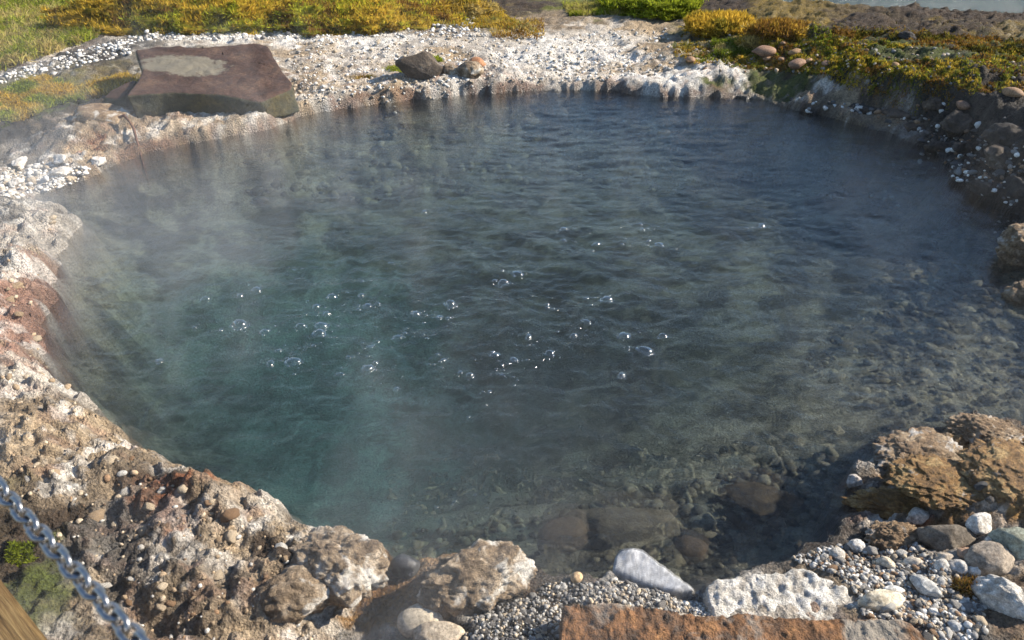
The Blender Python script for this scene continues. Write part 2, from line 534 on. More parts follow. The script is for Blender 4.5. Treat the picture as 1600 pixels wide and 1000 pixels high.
def ground_colour(x, y, z, s, sw, i1, i2):
    d = np.hypot(x, y)
    wob = .05 + .014 * d
    wx = x + fbm2(x * 4, y * 4, 4, 71) * wob * 3 + fbm2(x * 18, y * 18, 2, 73) * wob
    wy = y + fbm2(x * 4 + 40, y * 4, 4, 72) * wob * 3 + fbm2(x * 18, y * 18 + 7, 2, 74) * wob
    c = idw(wx, wy, _gw, _gv, 4.5, .002)
    nearm = sstep(9, 7, y)
    # white mineral bloom and rusty or dark staining in patches of their own
    m1 = sstep(.05, .35, fbm2(x * 9, y * 9, 5, 81, .65)) * nearm
    m2 = sstep(.18, .45, fbm2(x * 7 + 30, y * 7, 4, 82)) * nearm
    m3 = sstep(.15, .5, fbm2(x * 12, y * 12 + 60, 4, 83)) * nearm
    bright = np.clip((c.mean(1) - .06) / .14, .0, 1)[:, None]
    c = c * (1 - .7 * m1[:, None] * bright) + np.array(BRIGHT) * .7 * m1[:, None] * bright
    c = c * (1 - .45 * m2[:, None]) + np.array(DKBR) * .45 * m2[:, None]
    c = c * (1 - .4 * m3[:, None] * bright) + np.array(PINK) * .4 * m3[:, None] * bright
    c = c * (.72 + .56 * i2)[:, None]
    # rusty mineral band along the far waterline
    band = (sstep(.10, .03, sw + fbm2(x * 9, y * 9, 3, 77) * .04) * sstep(4.6, 5.6, y) * sstep(2.6, 1.6, x) * sstep(-.15, .2, fbm2(x * 5, y * 5, 3, 78)))[:, None]
    c = c * (1 - .7 * band) + (np.array((.30, .13, .06)) * .6 + np.array(DKBR) * .4) * .7 * band
    # pool bed: pale silica with darker gravel patches, teal water glow painted over the deep part
    bed = sstep(.0, -.10, sw)
    bn = sstep(-.25, .3, fbm2(x * 6, y * 6, 4, 91))[:, None]
    bn2 = sstep(.0, .35, fbm2(x * 14, y * 14, 3, 92))[:, None]
    bc = np.array((.085, .075, .055)) * (1 - bn) + np.array((.44, .39, .29)) * bn
    bc = bc * (1 - .5 * bn2) + np.array((.05, .045, .035)) * .5 * bn2
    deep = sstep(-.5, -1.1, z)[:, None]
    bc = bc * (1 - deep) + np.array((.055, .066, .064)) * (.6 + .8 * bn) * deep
    for (qx, qy, qr, qa) in TEAL_GLOW:
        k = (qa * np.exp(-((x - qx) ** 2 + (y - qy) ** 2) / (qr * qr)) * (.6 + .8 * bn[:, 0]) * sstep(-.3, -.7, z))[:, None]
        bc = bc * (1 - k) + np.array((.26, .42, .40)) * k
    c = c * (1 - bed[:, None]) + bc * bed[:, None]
    wet = np.clip(sstep(.10, .0, sw + fbm2(x * 10, y * 10, 2, 95) * .05) + bed, 0, 1)
    for (cx, cy, r) in RILL:
        wet = np.maximum(wet, np.exp(-((x - cx) ** 2 + (y - cy) ** 2) / (r * r * 1.6)))
    c = c * (1 - .35 * wet * (1 - bed))[:, None]
    return np.clip(c, .005, .9), wet

build_ground()

# ------------------------------------------------------------------ water
BUB = []
def wave_h(x, y):
    warp = fbm2(x * 1.5, y * 1.5, 3, 101)
    far = sstep(3.8, 6.0, y)
    rt = sstep(.6, 2.2, x) * sstep(3.0, 4.4, y)
    h = 0
    # long low ripples that run across the far half
    for k, (L, a, ang, amp) in enumerate([(.30, 0, .05, .0110), (.17, 1, -.22, .0075), (.44, 2, .18, .0095), (.11, 3, .30, .0042)]):
        ph = (x * math.sin(ang) + y * math.cos(ang)) / L * 2 * math.pi + warp * 5.5 + fbm2(x * 2.2 + k * 9, y * 4, 2, 110 + k) * 3.0
        w = np.sin(ph)
        w = .55 * w + .45 * (1 - 2 * np.abs(np.sin(ph * .5 + .7)))
        h = h + amp * w * (.24 + 1.15 * np.maximum(far, rt)) * (.45 + .55 * vn2(x * 1.3 + k * 5, y * 1.7, 120 + k))
    # boil: short confused chop over the vent
    boil = np.exp(-((x + .45) ** 2 / 2.2 + (y - 3.3) ** 2 / 1.6))
    h = h + fbm2(x * 5, y * 6, 3, 131) * (.007 + .012 * boil)
    r1 = 1 - np.abs(vn2(x * 13 + warp * 2, y * 16, 141))
    r2 = 1 - np.abs(vn2(x * 27 + 5, y * 31 + warp * 3, 142))
    h = h + (r1 - .5) * (.0040 + .0060 * boil) + (r2 - .5) * (.0026 + .0024 * boil)
    for (bx, by, br) in BUB:
        m = (np.abs(x - bx) < .25) & (np.abs(y - by) < .25)
        r = np.hypot(x[m] - bx, y[m] - by)
        h[m] += .0036 * np.cos((r - br) / .020 * 1.5) * np.exp(-r / .06) * (r > br * .5)
    # calm right at the shore
    return h

def build_water():
    ys = []
    y = .9
    while y < 8.3:
        ys.append(y)
        y += .009 + .0018 * (y - .9)
    ys = np.array(ys)
    u = np.linspace(-1, 1, 720)
    Y, U = np.meshgrid(ys, u, indexing='ij')
    X = U * (1.7 + .66 * Y)
    x, y = X.ravel(), Y.ravel()
    s = shore_dist(x, y)
    z = wave_h(x, y) * (.35 + .65 * sstep(.02, -.25, s))
    nr, nc = X.shape
    i = np.arange(nr * nc).reshape(nr, nc)
    f = np.stack([i[:-1, :-1], i[:-1, 1:], i[1:, 1:], i[1:, :-1]], -1).reshape(-1, 4)
    v = np.stack([x, y, z], 1)
    # closed body: skirt and floor far below the bed
    ring = np.concatenate([i[0, :], i[1:, -1], i[-1, -2::-1], i[-2:0:-1, 0]])
    low = v[ring].copy()
    low[:, 2] = -2.6
    n0 = len(v)
    m = len(ring)
    lo = np.arange(n0, n0 + m)
    sk = np.stack([ring, lo, np.roll(lo, -1), np.roll(ring, -1)], -1)
    v = np.vstack([v, low, [[low[:, 0].mean(), low[:, 1].mean(), -2.6]]])
    fl = np.stack([lo, np.full(m, n0 + m), np.full(m, n0 + m), np.roll(lo, -1)], -1)
    bm_faces = np.vstack([f, sk])
    me = bpy.data.meshes.new('spring_water')
    tri = np.stack([np.roll(lo, -1), lo, np.full(m, n0 + m)], -1)
    nq, nt = len(bm_faces), len(tri)
    me.vertices.add(len(v))
    me.vertices.foreach_set('co', v.astype(np.float32).ravel())
    loops = np.concatenate([bm_faces.ravel(), tri.ravel()]).astype(np.int32)
    me.loops.add(len(loops))
    me.loops.foreach_set('vertex_index', loops)
    me.polygons.add(nq + nt)
    st = np.concatenate([np.arange(nq) * 4, nq * 4 + np.arange(nt) * 3]).astype(np.int32)
    me.polygons.foreach_set('loop_start', st)
    me.polygons.foreach_set('use_smooth', np.concatenate([np.ones(len(f), bool), np.zeros(nq + nt - len(f), bool)]))
    me.update(calc_edges=True)
    n = N('spring_water')
    p = n.pos()
    mp = n.add('Mapping')
    mp.inputs['Scale'].default_value = (1, 1.5, 1)
    n.link(p, mp.inputs[0])
    b1 = n.noise(42, 3, .55, mp.outputs[0], .8)
    b2 = n.noise(110, 2, .5, mp.outputs[0], .4)
    nm = n.bump(n.math('ADD', b1, n.math('MULTIPLY', b2, .3)), .0042, .8)
    lw = n.add('LayerWeight')
    lw.inputs[0].default_value = .5
    n.link(nm, lw.inputs['Normal'])
    fres = n.math('ADD', .02, n.math('MULTIPLY', .98, n.math('POWER', lw.outputs['Facing'], 5.0)))
    gl = n.add('BsdfGlossy')
    gl.inputs['Roughness'].default_value = .03
    n.link(nm, gl.inputs['Normal'])
    rf = n.add('BsdfRefraction')
    rf.inputs['IOR'].default_value = 1.333
    rf.inputs['Roughness'].default_value = 0.0

    tr = n.add('BsdfTransparent')
    m1 = n.add('MixShader')
    m1.inputs[0].default_value = WATER_CLEAR
    n.link(rf.outputs[0], m1.inputs[1])
    n.link(tr.outputs[0], m1.inputs[2])
    m2 = n.add('MixShader')
    n.link(fres, m2.inputs[0])
    n.link(m1.outputs[0], m2.inputs[1])
    n.link(gl.outputs[0], m2.inputs[2])
    n.link(m2.outputs[0], n.out.inputs[0])
    ab = n.add('VolumeAbsorption')
    ab.inputs['Color'].default_value = (.40, .64, .66, 1)
    ab.inputs['Density'].default_value = 0.6
    n.link(ab.outputs[0], n.out.inputs['Volume'])
    o = struct(link('water', me, n.m))
    return o

WATER_CLEAR = 0.55
BUB_PX = [(401, 451, 14), (320, 464, 14), (375, 463, 10), (375, 504, 20), (413, 514, 18), (459, 561, 24), (502, 505, 22), (499, 519, 18), (493, 477, 14), (519, 461, 14), (574, 474, 14), (590, 472, 11), (560, 482, 9), (612, 411, 10), (566, 440, 8), (565, 460, 10), (621, 523, 15), (633, 520, 8), (649, 486, 14), (704, 470, 22), (687, 491, 11), (701, 495, 8), (684, 551, 9), (692, 559, 11), (619, 603, 10), (531, 578, 15), (575, 572, 18), (586, 565, 9), (578, 540, 9), (544, 554, 8), (436, 549, 8), (510, 488, 14), (423, 568, 14), (346, 514, 10), (304, 510, 8), (590, 530, 9), (667, 531, 6), (490, 541, 7), (470, 509, 18), (881, 356, 10), (881, 373, 9), (931, 378, 12), (972, 380, 8), (1004, 358, 9), (1000, 348, 9), (1014, 374, 7), (1031, 379, 14), (786, 438, 20), (808, 426, 18), (773, 437, 10), (855, 476, 8), (948, 465, 20), (916, 465, 8), (916, 503, 14), (1009, 542, 22), (1035, 523, 16), (974, 520, 18), (826, 525, 15), (896, 523, 12), (859, 551, 14), (804, 559, 14), (773, 554, 12), (785, 569, 7), (734, 582, 16), (719, 580, 8), (785, 588, 9), (971, 584, 14), (1190, 352, 12), (250, 562, 10), (765, 610, 10), (707, 788, 6), (663, 330, 8), (460, 420, 6)]
for _p in BUB_PX:
    _w = P(_p[0], _p[1] + _p[2] * .25)
    BUB.append((_w[0], _w[1], _p[2] * .5 * float(np.linalg.norm(_w - np.array([0, 0, CAM_H]))) / FPX))
WATER = build_water()

# ------------------------------------------------------------------ river beyond the bank
def build_river():
    n = N('river_water')
    p = n.pos()
    mp = n.add('Mapping')
    mp.inputs['Scale'].default_value = (1, 2.2, 1)
    n.link(p, mp.inputs[0])
    b = n.noise(5, 5, .6, mp.outputs[0], .5)
    df, gl, mx = n.add('BsdfDiffuse'), n.add('BsdfGlossy'), n.add('MixShader')
    df.inputs[0].default_value = (.022, .036, .036, 1)
    gl.inputs['Roughness'].default_value = .2
    n.link(n.bump(b, .3, 1.0), gl.inputs['Normal'])
    mx.inputs[0].default_value = .16
    n.link(df.outputs[0], mx.inputs[1])
    n.link(gl.outputs[0], mx.inputs[2])
    n.link(mx.outputs[0], n.out.inputs[0])
    x0 = RIV_A[0] - 2.5
    v = [(x0, 8.2, -.62), (60, 5, -.62), (140, 120, -.62), (x0 + 22, 120, -.62), (x0 + 2, 14, -.62)]
    me = bpy.data.meshes.new('river')
    me.from_pydata(v, [], [(0, 1, 2, 3, 4)])
    struct(link('river', me, n.m))
build_river()

# ------------------------------------------------------------------ stones
M = {
    'slab_top': rock_material('brown_lava_slab', [(.035, .017, .011), (.060, .031, .021), (.10, .058, .037)], 4, .88, .012, 40,
                              patch=(tuple(P(285, 98, .39)), (.42, .24, .3), (.165, .145, .105))),
    'slab_side': rock_material('mossy_slab_side', [(.022, .024, .008), (.04, .035, .012), (.085, .062, .016)], 5, .55, .012, 45),
    'rusty': rock_material('rust_stained_lava', [(.07, .05, .036), (.17, .082, .035), (.26, .13, .052)], 11, .82, .012, 45, spots=((.25, .22, .18), 5, .50, .60)),
    'conglomerate': rock_material('mineral_crusted_rock', [(.10, .07, .045), (.27, .20, .13), (.44, .36, .27)], 14, .9, .020, 70, spots=((.66, .62, .55), 10, .54, .64)),
    'brown_crust': rock_material('brown_crusted_rock', [(.10, .065, .04), (.24, .16, .09), (.38, .29, .19)], 16, .8, .02, 75, spots=((.60, .56, .50), 11, .56, .66)),
    'gold_crust': rock_material('golden_crusted_rock', [(.10, .055, .02), (.24, .13, .04), (.38, .26, .11)], 16, .7, .02, 80, spots=((.58, .53, .46), 9, .62, .70)),
    'sinter': rock_material('white_sinter', [(.34, .30, .25), (.58, .55, .49), (.74, .72, .68)], 16, .9, .018, 60),
    'pebble': rock_material('water_worn_pebble', [(.75, .75, .75), (1, 1, 1), (1.2, 1.2, 1.2)], 14, .75, .003, 90, tint=True),
    'crusty_pebble': rock_material('crusted_pebble', [(.55, .5, .45), (1, 1, 1), (1.4, 1.35, 1.3)], 22, .9, .005, 110, tint=True),
    'gravel': rock_material('gravel', None, rough=.7, bump=.003, bscale=120, vcol=True),
    'dark_lava': rock_material('dark_lava', [(.018, .015, .013), (.04, .032, .026), (.085, .065, .05)], 8, .8, .012, 50),
    'bank_brown': rock_material('dark_brown_crust', [(.03, .022, .015), (.07, .05, .035), (.13, .10, .07)], 9, .8, .012, 60, spots=((.35, .33, .3), 8, .64, .70)),
    'wet_black': rock_material('wet_dark_stone', [(.025, .025, .027), (.05, .05, .052), (.10, .10, .10)], 12, .32, .003, 60, spots=((.45, .44, .43), 15, .60, .68)),
    'submerged': rock_material('submerged_tan_rock', [(.06, .052, .036), (.11, .095, .066), (.16, .135, .095)], 5, .8, .008, 40),
    'submerged_brown': rock_material('submerged_brown_rock', [(.03, .022, .014), (.055, .04, .024), (.085, .06, .036)], 7, .8, .008, 40),
    'white_wet': rock_material('white_coated_stone', [(.62, .62, .63), (.74, .74, .75), (.82, .82, .82)], 5, .5, .004, 40),
}

def rock_shape(dims, seed, sub=3, cuts=7, cutd=(.62, .92), noise=.12, nscale=1.4, fine=.03, lumps=0.0, lscale=3.0):
    rng = np.random.RandomState(seed)
    v, f = ICO[sub]
    v = v.copy()
    for _ in range(cuts):
        d = rng.normal(size=3)
        d /= np.linalg.norm(d)
        k = rng.uniform(*cutd)
        over = np.maximum(v @ d - k, 0)
        v = v - over[:, None] * d * .88
    o = rng.uniform(0, 50, 3)
    nrm = v / np.maximum(np.linalg.norm(v, axis=1, keepdims=True), 1e-6)
    a = v * nscale + o
    disp = fbm3(a[:, 0], a[:, 1], a[:, 2], 3, seed) * noise
    if fine and sub > 2:
        a = v * nscale * 5 + o
        disp = disp + fbm3(a[:, 0], a[:, 1], a[:, 2], 3, seed + 7) * fine
    if fine and sub > 4:
        a = v * nscale * 14 + o
        disp = disp + fbm3(a[:, 0], a[:, 1], a[:, 2], 3, seed + 8) * fine * .7
    if lumps:
        a = v * lscale + o
        w = fbm3(a[:, 0] * .7, a[:, 1] * .7, a[:, 2] * .7, 2, seed + 3)[:, None] * .5
        a = a + w
        disp = disp + (.55 - cell3(a[:, 0], a[:, 1], a[:, 2], seed)) * lumps
        a = a * 2.7
        disp = disp + (.5 - cell3(a[:, 0], a[:, 1], a[:, 2], seed + 2)) * lumps * .4
    v = v + nrm * disp[:, None]
    return v * np.array(dims), f

def rock_mesh(name, *a, **k):
    return mesh_np(name, *rock_shape(*a, **k))

def dist_to(p):
    return float(np.linalg.norm(np.array(p) - np.array([0, 0, CAM_H])))

OUT = dict(cuts=0, sub=6, lumps=.30, lscale=4.2, noise=.26, fine=.08)

def put_rock(name, px, py, w, dr, hr, rz, mat, label, cat='rock', seed=0, emb=.25, sub=4, z=None, group=None, color=None, tilt=0.0, **k):
    """px, py: middle of the footprint; w: width in pixels; dr, hr: depth and height over width"""
    p = on_ground(px, py) if z is None else Vector(P(px, py, z))
    W = w * dist_to(p) / FPX
    dims = (W / 2, W / 2 * dr, W / 2 * hr)
    me = rock_mesh(name, dims, seed or int(px * 7 + py), sub=sub, **k)
    o = link(name, me, M[mat], loc=(p.x, p.y, p.z + dims[2] * (1 - 2 * emb)), rot=(tilt, 0, rz))
    if color:
        o.color = (*color, 1)
    tag(o, label, cat, group)
    return o

def prism(name, top, bottom, mats, edge, amp, seed, nscale=6.0, fine=.3, ridge=0.0):
    bm = bmesh.new()
    t = [bm.verts.new(p) for p in top]
    b = [bm.verts.new(p) for p in bottom]
    n = len(t)
    ft = bm.faces.new(t)
    ft.material_index = 0
    for i in range(n):
        q = bm.faces.new((t[i], b[i], b[(i + 1) % n], t[(i + 1) % n]))
        q.material_index = min(1, len(mats) - 1)
    q = bm.faces.new(list(reversed(b)))
    q.material_index = min(1, len(mats) - 1)
    bmesh.ops.recalc_face_normals(bm, faces=bm.faces)
    bmesh.ops.triangulate(bm, faces=bm.faces)
    for _ in range(9):
        long = [e for e in bm.edges if e.calc_length() > edge]
        if not long or len(bm.verts) > 60000:
            break
        bmesh.ops.subdivide_edges(bm, edges=long, cuts=1)
        bmesh.ops.triangulate(bm, faces=[f for f in bm.faces if len(f.verts) > 3])
    for _ in range(2):
        bmesh.ops.smooth_vert(bm, verts=bm.verts, factor=.5, use_axis_x=True, use_axis_y=True, use_axis_z=True)
    bm.normal_update()
    co = np.array([v.co[:] for v in bm.verts])
    no = np.array([v.normal[:] for v in bm.verts])
    a = co * nscale + seed * 3.7
    d = fbm3(a[:, 0], a[:, 1], a[:, 2], 4, seed) * amp
    a = co * nscale * 5 + seed
    d = d + fbm3(a[:, 0], a[:, 1], a[:, 2], 3, seed + 9) * amp * fine
    if ridge:
        a = co * nscale * 2.2
        d = d - ridge * np.maximum(.25 - np.abs(fbm3(a[:, 0], a[:, 1] * .5, a[:, 2], 3, seed + 4)), 0)
    co = co + no * d[:, None]
    c0 = co.mean(0)
    c0[2] = co[:, 2].min()
    for v, c in zip(bm.verts, co - c0):
        v.co = c
    for f in bm.faces:
        f.smooth = True
    me = bpy.data.meshes.new(name)
    bm.to_mesh(me)
    bm.free()
    for m in mats:
        me.materials.append(m)
    o = bpy.data.objects.new(name, me)
    COL.objects.link(o)
    o.location = c0
    return o

# the big brown slab on the far shore, its broken-off end still beside it
TOP = [(212, 78, .42), (245, 71, .43), (310, 72, .43), (398, 66, .42), (416, 72, .39), (440, 108, .31), (458, 131, .25), (456, 139, .23),
       (407, 160, .20), (385, 156, .225), (350, 149, .265), (270, 144, .30), (196, 149, .31), (213, 128, .34), (222, 110, .37), (216, 92, .40)]
top = [P(*t) for t in TOP]
bot = [(p[0] * .985 + (0.02 if i in (7, 8) else 0), p[1] + (.05 if 7 < i < 13 else -.03), .05) for i, p in enumerate(top)]
o = prism('slab_boulder', top, bot, [M['slab_top'], M['slab_side']], .022, .016, 5, 2.2, .7, .02)
tag(o, 'big flat-topped dark brown slab boulder with a pale lichen patch above the far shore', 'boulder')
TOP = [(160, 151, .24), (172, 140, .27), (196, 128, .30), (214, 124, .31), (206, 138, .28), (196, 149, .25), (180, 154, .23)]
top = [P(*t) for t in TOP]
bot = [(p[0], p[1] - .03, .05) for p in top]
o = prism('broken_rock', top, bot, [M['slab_top'], M['slab_side']], .03, .018, 8, 7, .35)
tag(o, 'reddish brown chunk broken off the end of the big slab boulder', 'rock')

# rust-stained block in front
TOP = [(882, 946, .15), (905, 940, .16), (960, 942, .16), (1020, 945, .16), (1060, 954, .15), (1110, 960, .15), (1180, 958, .15), (1260, 963, .15),
       (1340, 967, .15), (1412, 969, .14), (1436, 983, .12), (1452, 1004, .10), (1470, 1070, .06), (1300, 1120, .08), (1100, 1120, .09), (900, 1110, .08), (872, 1015, .12)]
top = [P(*t) for t in TOP]
bot = [(p[0], p[1] + (.02 if i < 10 else -.03), min(gz(p[0], p[1]), p[2]) - .08) for i, p in enumerate(top)]
o = prism('rusty_rock', top, bot, [M['rusty']], .010, .010, 13, 14, .8, .012)
tag(o, 'broad rust-orange rough rock with a straight edge beside the grey gravel', 'rock')

# white sinter slab with a hollow
TOP = [(1104, 925, .055), (1108, 910, .065), (1128, 903, .07), (1150, 902, .07), (1172, 896, .075), (1205, 896, .075), (1235, 889, .07), (1268, 893, .07), (1290, 905, .07), (1322, 922, .068), (1338, 945, .06), (1352, 962, .05), (1330, 995, .05), (1200, 995, .05), (1122, 975, .05), (1112, 950, .055)]
top = [P(*t) for t in TOP]
bot = [(p[0], p[1], gz(p[0], p[1]) - .06) for p in top]
o = prism('sinter_slab', top, bot, [M['sinter']], .009, .011, 21, 9, 1.0, .006)
tag(o, 'bright white pitted sinter slab right behind the rust-orange rock', 'rock')

# white stone under a hand's breadth of water
TOP = [(958, 890, -.03), (966, 862, -.035), (985, 855, -.015), (1005, 857, -.015), (1030, 878, -.02), (1058, 900, -.018), (1086, 921, -.012), (1050, 925, -.02), (1010, 914, -.03), (975, 900, -.035)]
top = [P(*t) for t in TOP]
bot = [(p[0], p[1], -.22) for p in top]
o = prism('white_stone', top, bot, [M['white_wet']], .014, .010, 31, 12, .3)
tag(o, 'angular snow-white stone lying just under the ripples at the gravel edge', 'rock')

put_rock('crusted_rock', 745, 914, 180, .62, .56, .15, 'conglomerate', 'lumpy pale crusted rock jutting into the water between the brown rill and dark gravel', seed=3, sub=6, emb=.32, lumps=.22, lscale=2.6, noise=.3, fine=.06)
put_rock('crusted_rock', 532, 888, 150, .8, .60, -.5, 'conglomerate', 'brown and white crusted rock on the bank, one side of the brown rill', seed=44, sub=6, emb=.3, lumps=.22, lscale=2.8, noise=.28, fine=.06)
put_rock('crusted_rock', 468, 935, 110, .7, .6, .4, 'conglomerate', 'low greyish crusted rock backing the brown and white rock by the rill', seed=9, sub=5, emb=.35, lumps=.2, noise=.22, fine=.05)
put_rock('crusted_rock', 692, 940, 74, .85, .7, .3, 'conglomerate', 'small knobbly crusted rock leaning on the lumpy pale rock', seed=12, sub=5, emb=.3, lumps=.22, noise=.2, fine=.05)
put_rock('dark_stone', 634, 893, 46, .85, .75, .2, 'wet_black', 'wet black rounded stone sitting in the rill between two crusted rocks', seed=15, sub=4, emb=.15, noise=.08, fine=.02, cuts=4, z=.01)
put_rock('oval_stone', 660, 976, 74, .7, .55, .25, 'pebble', 'smooth pale beige oval stone beside the brown rill', 'stone', seed=16, emb=.22, cuts=3, noise=.07, fine=.015, color=(.42, .36, .27))
put_rock('oval_stone', 690, 1003, 80, .6, .5, -.1, 'crusty_pebble', 'flat rough beige stone below the smooth oval one', 'stone', seed=17, emb=.25, cuts=4, color=(.42, .35, .26), lumps=.08)
put_rock('tan_stone', 901, 905, 20, .8, .8, .7, 'pebble', 'small round cream-tan stone at the water edge beside the white submerged stone', 'stone', seed=18, emb=.2, sub=3, cuts=2, noise=.06, color=(.52, .36, .20))

NEAR = [(1375, 940, 62, .55, .5, 0.1, (.50, .44, .33), 'crusty_pebble', 'broad cream oval stone sunk in the gravel by the white sinter slab'),
        (1445, 921, 42, .55, .5, -.95, (.36, .35, .32), 'pebble', 'grey kidney-shaped stone lying aslant in the gravel'),
        (1397, 923, 27, .4, .4, -.1, (.55, .53, .48), 'pebble', 'slim white elongated pebble between the cream oval and grey kidney stones'),
        (1543, 878, 58, .8, .7, .2, (.24, .20, .155), 'crusty_pebble', 'rounded speckled grey-brown boulder sitting in the brown mud by the gravel'),
        (1588, 855, 66, .75, .7, -.3, (.25, .26, .20), 'crusty_pebble', 'pale greenish grey smooth rock above the speckled boulder'),
        (1529, 823, 36, .8, .8, .5, (.50, .47, .42), 'crusty_pebble', 'whitish angular rock perched on the golden crust'),
        (1337, 857, 24, .8, .8, .3, (.46, .44, .41), 'crusty_pebble', 'light grey angular stone at the tip of the gravel by the water'),
        (1431, 810, 34, .7, .6, .2, (.42, .39, .34), 'crusty_pebble', 'pale flat stone capping the white edge of the golden outcrop'),
        (1553, 845, 28, .5, .35, .2, (.40, .36, .30), 'pebble', 'thin flat pale stone between the perched white rock and greenish rock'),
        (1478, 848, 76, .65, .6, -.2, (.13, .11, .085), 'crusty_pebble', 'dark knobbly stone in the mud between gravel and golden outcrop'),
        (1383, 882, 26, .7, .6, -.4, (.42, .36, .27), 'pebble', 'beige rounded pebble in the upper row of the gravel'),
        (1307, 868, 22, .9, .8, .1, (.40, .37, .32), 'crusty_pebble', 'lumpy beige stone next to the light grey angular stone'),
        (1427, 880, 30, .45, .45, .0, (.44, .38, .30), 'pebble', 'long flat beige pebble between rounded pebble and pale cobbles'),
        (1476, 874, 22, .8, .7, .3, (.38, .32, .25), 'pebble', 'brownish angular pebble below the dark knobbly stone'),
        (1494, 890, 28, .8, .75, -.3, (.36, .34, .31), 'crusty_pebble', 'grey cobble with a split face beside the brown mud'),
        (1470, 886, 22, .8, .7, .6, (.42, .39, .34), 'pebble', 'pale cobble touching the grey split-faced cobble'),
        (1521, 893, 19, .9, .8, .1, (.46, .44, .40), 'pebble', 'light round cobble at the foot of the speckled boulder'),
        (1505, 867, 21, .8, .8, .9, (.30, .19, .12), 'pebble', 'reddish brown stone between the dark knobbly stone and speckled boulder'),
        (1494, 980, 22, .7, .5, -.5, (.30, .30, .29), 'pebble', 'mid grey flat pebble low in the gravel below the mossy clump'),
        (1535, 762, 24, .5, .5, .1, (.03, .032, .034), 'pebble', 'black flat pebble lying on the golden crust'),
        (1571, 757, 15, .8, .8, .4, (.03, .032, .034), 'pebble', 'small black angular pebble on the golden crust'),
        (1546, 783, 13, .7, .8, .4, (.05, .045, .04), 'pebble', 'tiny dark chip of stone below the black flat pebble'),
        (1333, 757, 24, .8, 1.0, .2, (.34, .31, .28), 'crusty_pebble', 'white-capped little stone standing in the water off the outcrop')]
for i, (px, py, w, dr, hr, rz, c, mt, lb) in enumerate(NEAR):
    put_rock('stone', px, py, w, dr, hr, rz, mt, lb, 'stone', seed=200 + i, sub=4, emb=.40 if w > 50 else .28, color=tuple(min(1, 1.25 * q) for q in c), cuts=6, noise=.16, fine=.05,
             lumps=.09 if mt == 'crusty_pebble' else 0, z=(.0 if px == 1333 else None))
put_rock('white_rock', 1568, 945, 80, .55, .55, -.9, 'sinter', 'large white elongated rock at the gravel edge beside the rusty mud', seed=61, sub=5, emb=.25, lumps=.12, noise=.15)
# golden outcrop on the right shore
put_rock('outcrop_rock', 1440, 708, 120, .75, .26, .4, 'brown_crust', 'brown crusted ledge with white top reaching into the shallow water', seed=71, emb=0.60, **OUT)
put_rock('outcrop_rock', 1537, 676, 85, .8, .40, -.3, 'brown_crust', 'dark brown crusted knob with a white cap at the end of the outcrop', seed=72, emb=0.52, **OUT)
put_rock('outcrop_rock', 1470, 752, 120, .8, .22, .1, 'gold_crust', 'golden brown crusted hump in the middle of the outcrop', seed=73, emb=0.52, **OUT)
put_rock('outcrop_rock', 1585, 738, 120, .9, .24, .7, 'gold_crust', 'ochre crusted hump behind the two black pebbles', seed=74, emb=0.50, **OUT)
put_rock('outcrop_rock', 1405, 788, 120, .45, .28, -.25, 'gold_crust', 'low ochre ledge with white rim above the dark muddy hollow', seed=75, emb=0.60, **OUT)
put_rock('outcrop_rock', 1395, 840, 70, .6, .5, .2, 'brown_crust', 'rust and white flaky crust where gravel meets the outcrop', seed=76, emb=0.48, **OUT)
put_rock('shore_rock', 1600, 405, 85, .8, .8, .3, 'brown_crust', 'brown and white crusted rock standing in the water below the dark bank', seed=77, sub=6, emb=.22, z=-.02, lumps=.24, noise=.25, fine=.06)
put_rock('shore_rock', 1605, 470, 60, .8, .6, .3, 'brown_crust', 'smaller reddish crusted rock next to the rock standing in the water', seed=78, sub=5, emb=.25, z=-.02, lumps=.24, noise=.25, fine=.06)
# submerged stones
put_rock('submerged_boulder', 965, 835, 190, .6, .42, .15, 'submerged', 'big smooth tan boulder under the water behind the white stone', 'boulder', seed=81, sub=5, z=-.27, emb=.4, cuts=9, cutd=(.5, .8), noise=.08)
put_rock('submerged_boulder', 1180, 800, 130, .7, .4, -.1, 'submerged_brown', 'dark brown boulder under the water off the gravel beach', 'boulder', seed=82, sub=5, z=-.26, emb=.3, noise=.2, lumps=.15)
put_rock('submerged_boulder', 880, 845, 90, .7, .5, .5, 'submerged_brown', 'small dark submerged stone leaning on the smooth tan boulder', 'boulder', seed=83, sub=4, z=-.2, emb=.3, noise=.14)
put_rock('submerged_boulder', 1075, 865, 60, .8, .5, .4, 'submerged_brown', 'brown submerged stone between the white stone and sinter slab', 'boulder', seed=84, sub=4, z=-.11, emb=.3, noise=.14)
# far shore
o = put_rock('mossy_boulder', 655, 122, 70, .7, .75, .2, 'bank_brown', 'small dark boulder with a moss cap on the white far shore', 'boulder', seed=91, sub=5, emb=.2, cuts=9, cutd=(.45, .8), noise=.12)
put_rock('buried_boulder', 158, 190, 95, .6, .45, .1, 'brown_crust', 'half-buried rounded grey-brown boulder beside the shaded end of the big slab', 'boulder', seed=92, sub=5, emb=.4, noise=.15)
put_rock('orange_stone', 747, 102, 27, .8, .6, 0, 'pebble', 'orange-brown stone on the white crust beyond the mossy boulder', 'stone', seed=93, emb=.25, color=(.36, .17, .08), sub=3)
put_rock('crust_block', 735, 118, 40, .7, .7, .2, 'conglomerate', 'dark-sided grey crust block in front of the orange-brown stone', seed=94, sub=4, emb=.3, lumps=.2)
put_rock('crust_block', 705, 118, 34, .7, .7, -.2, 'conglomerate', 'small grey crust block tucked beside the mossy boulder', seed=95, sub=4, emb=.3, lumps=.2)
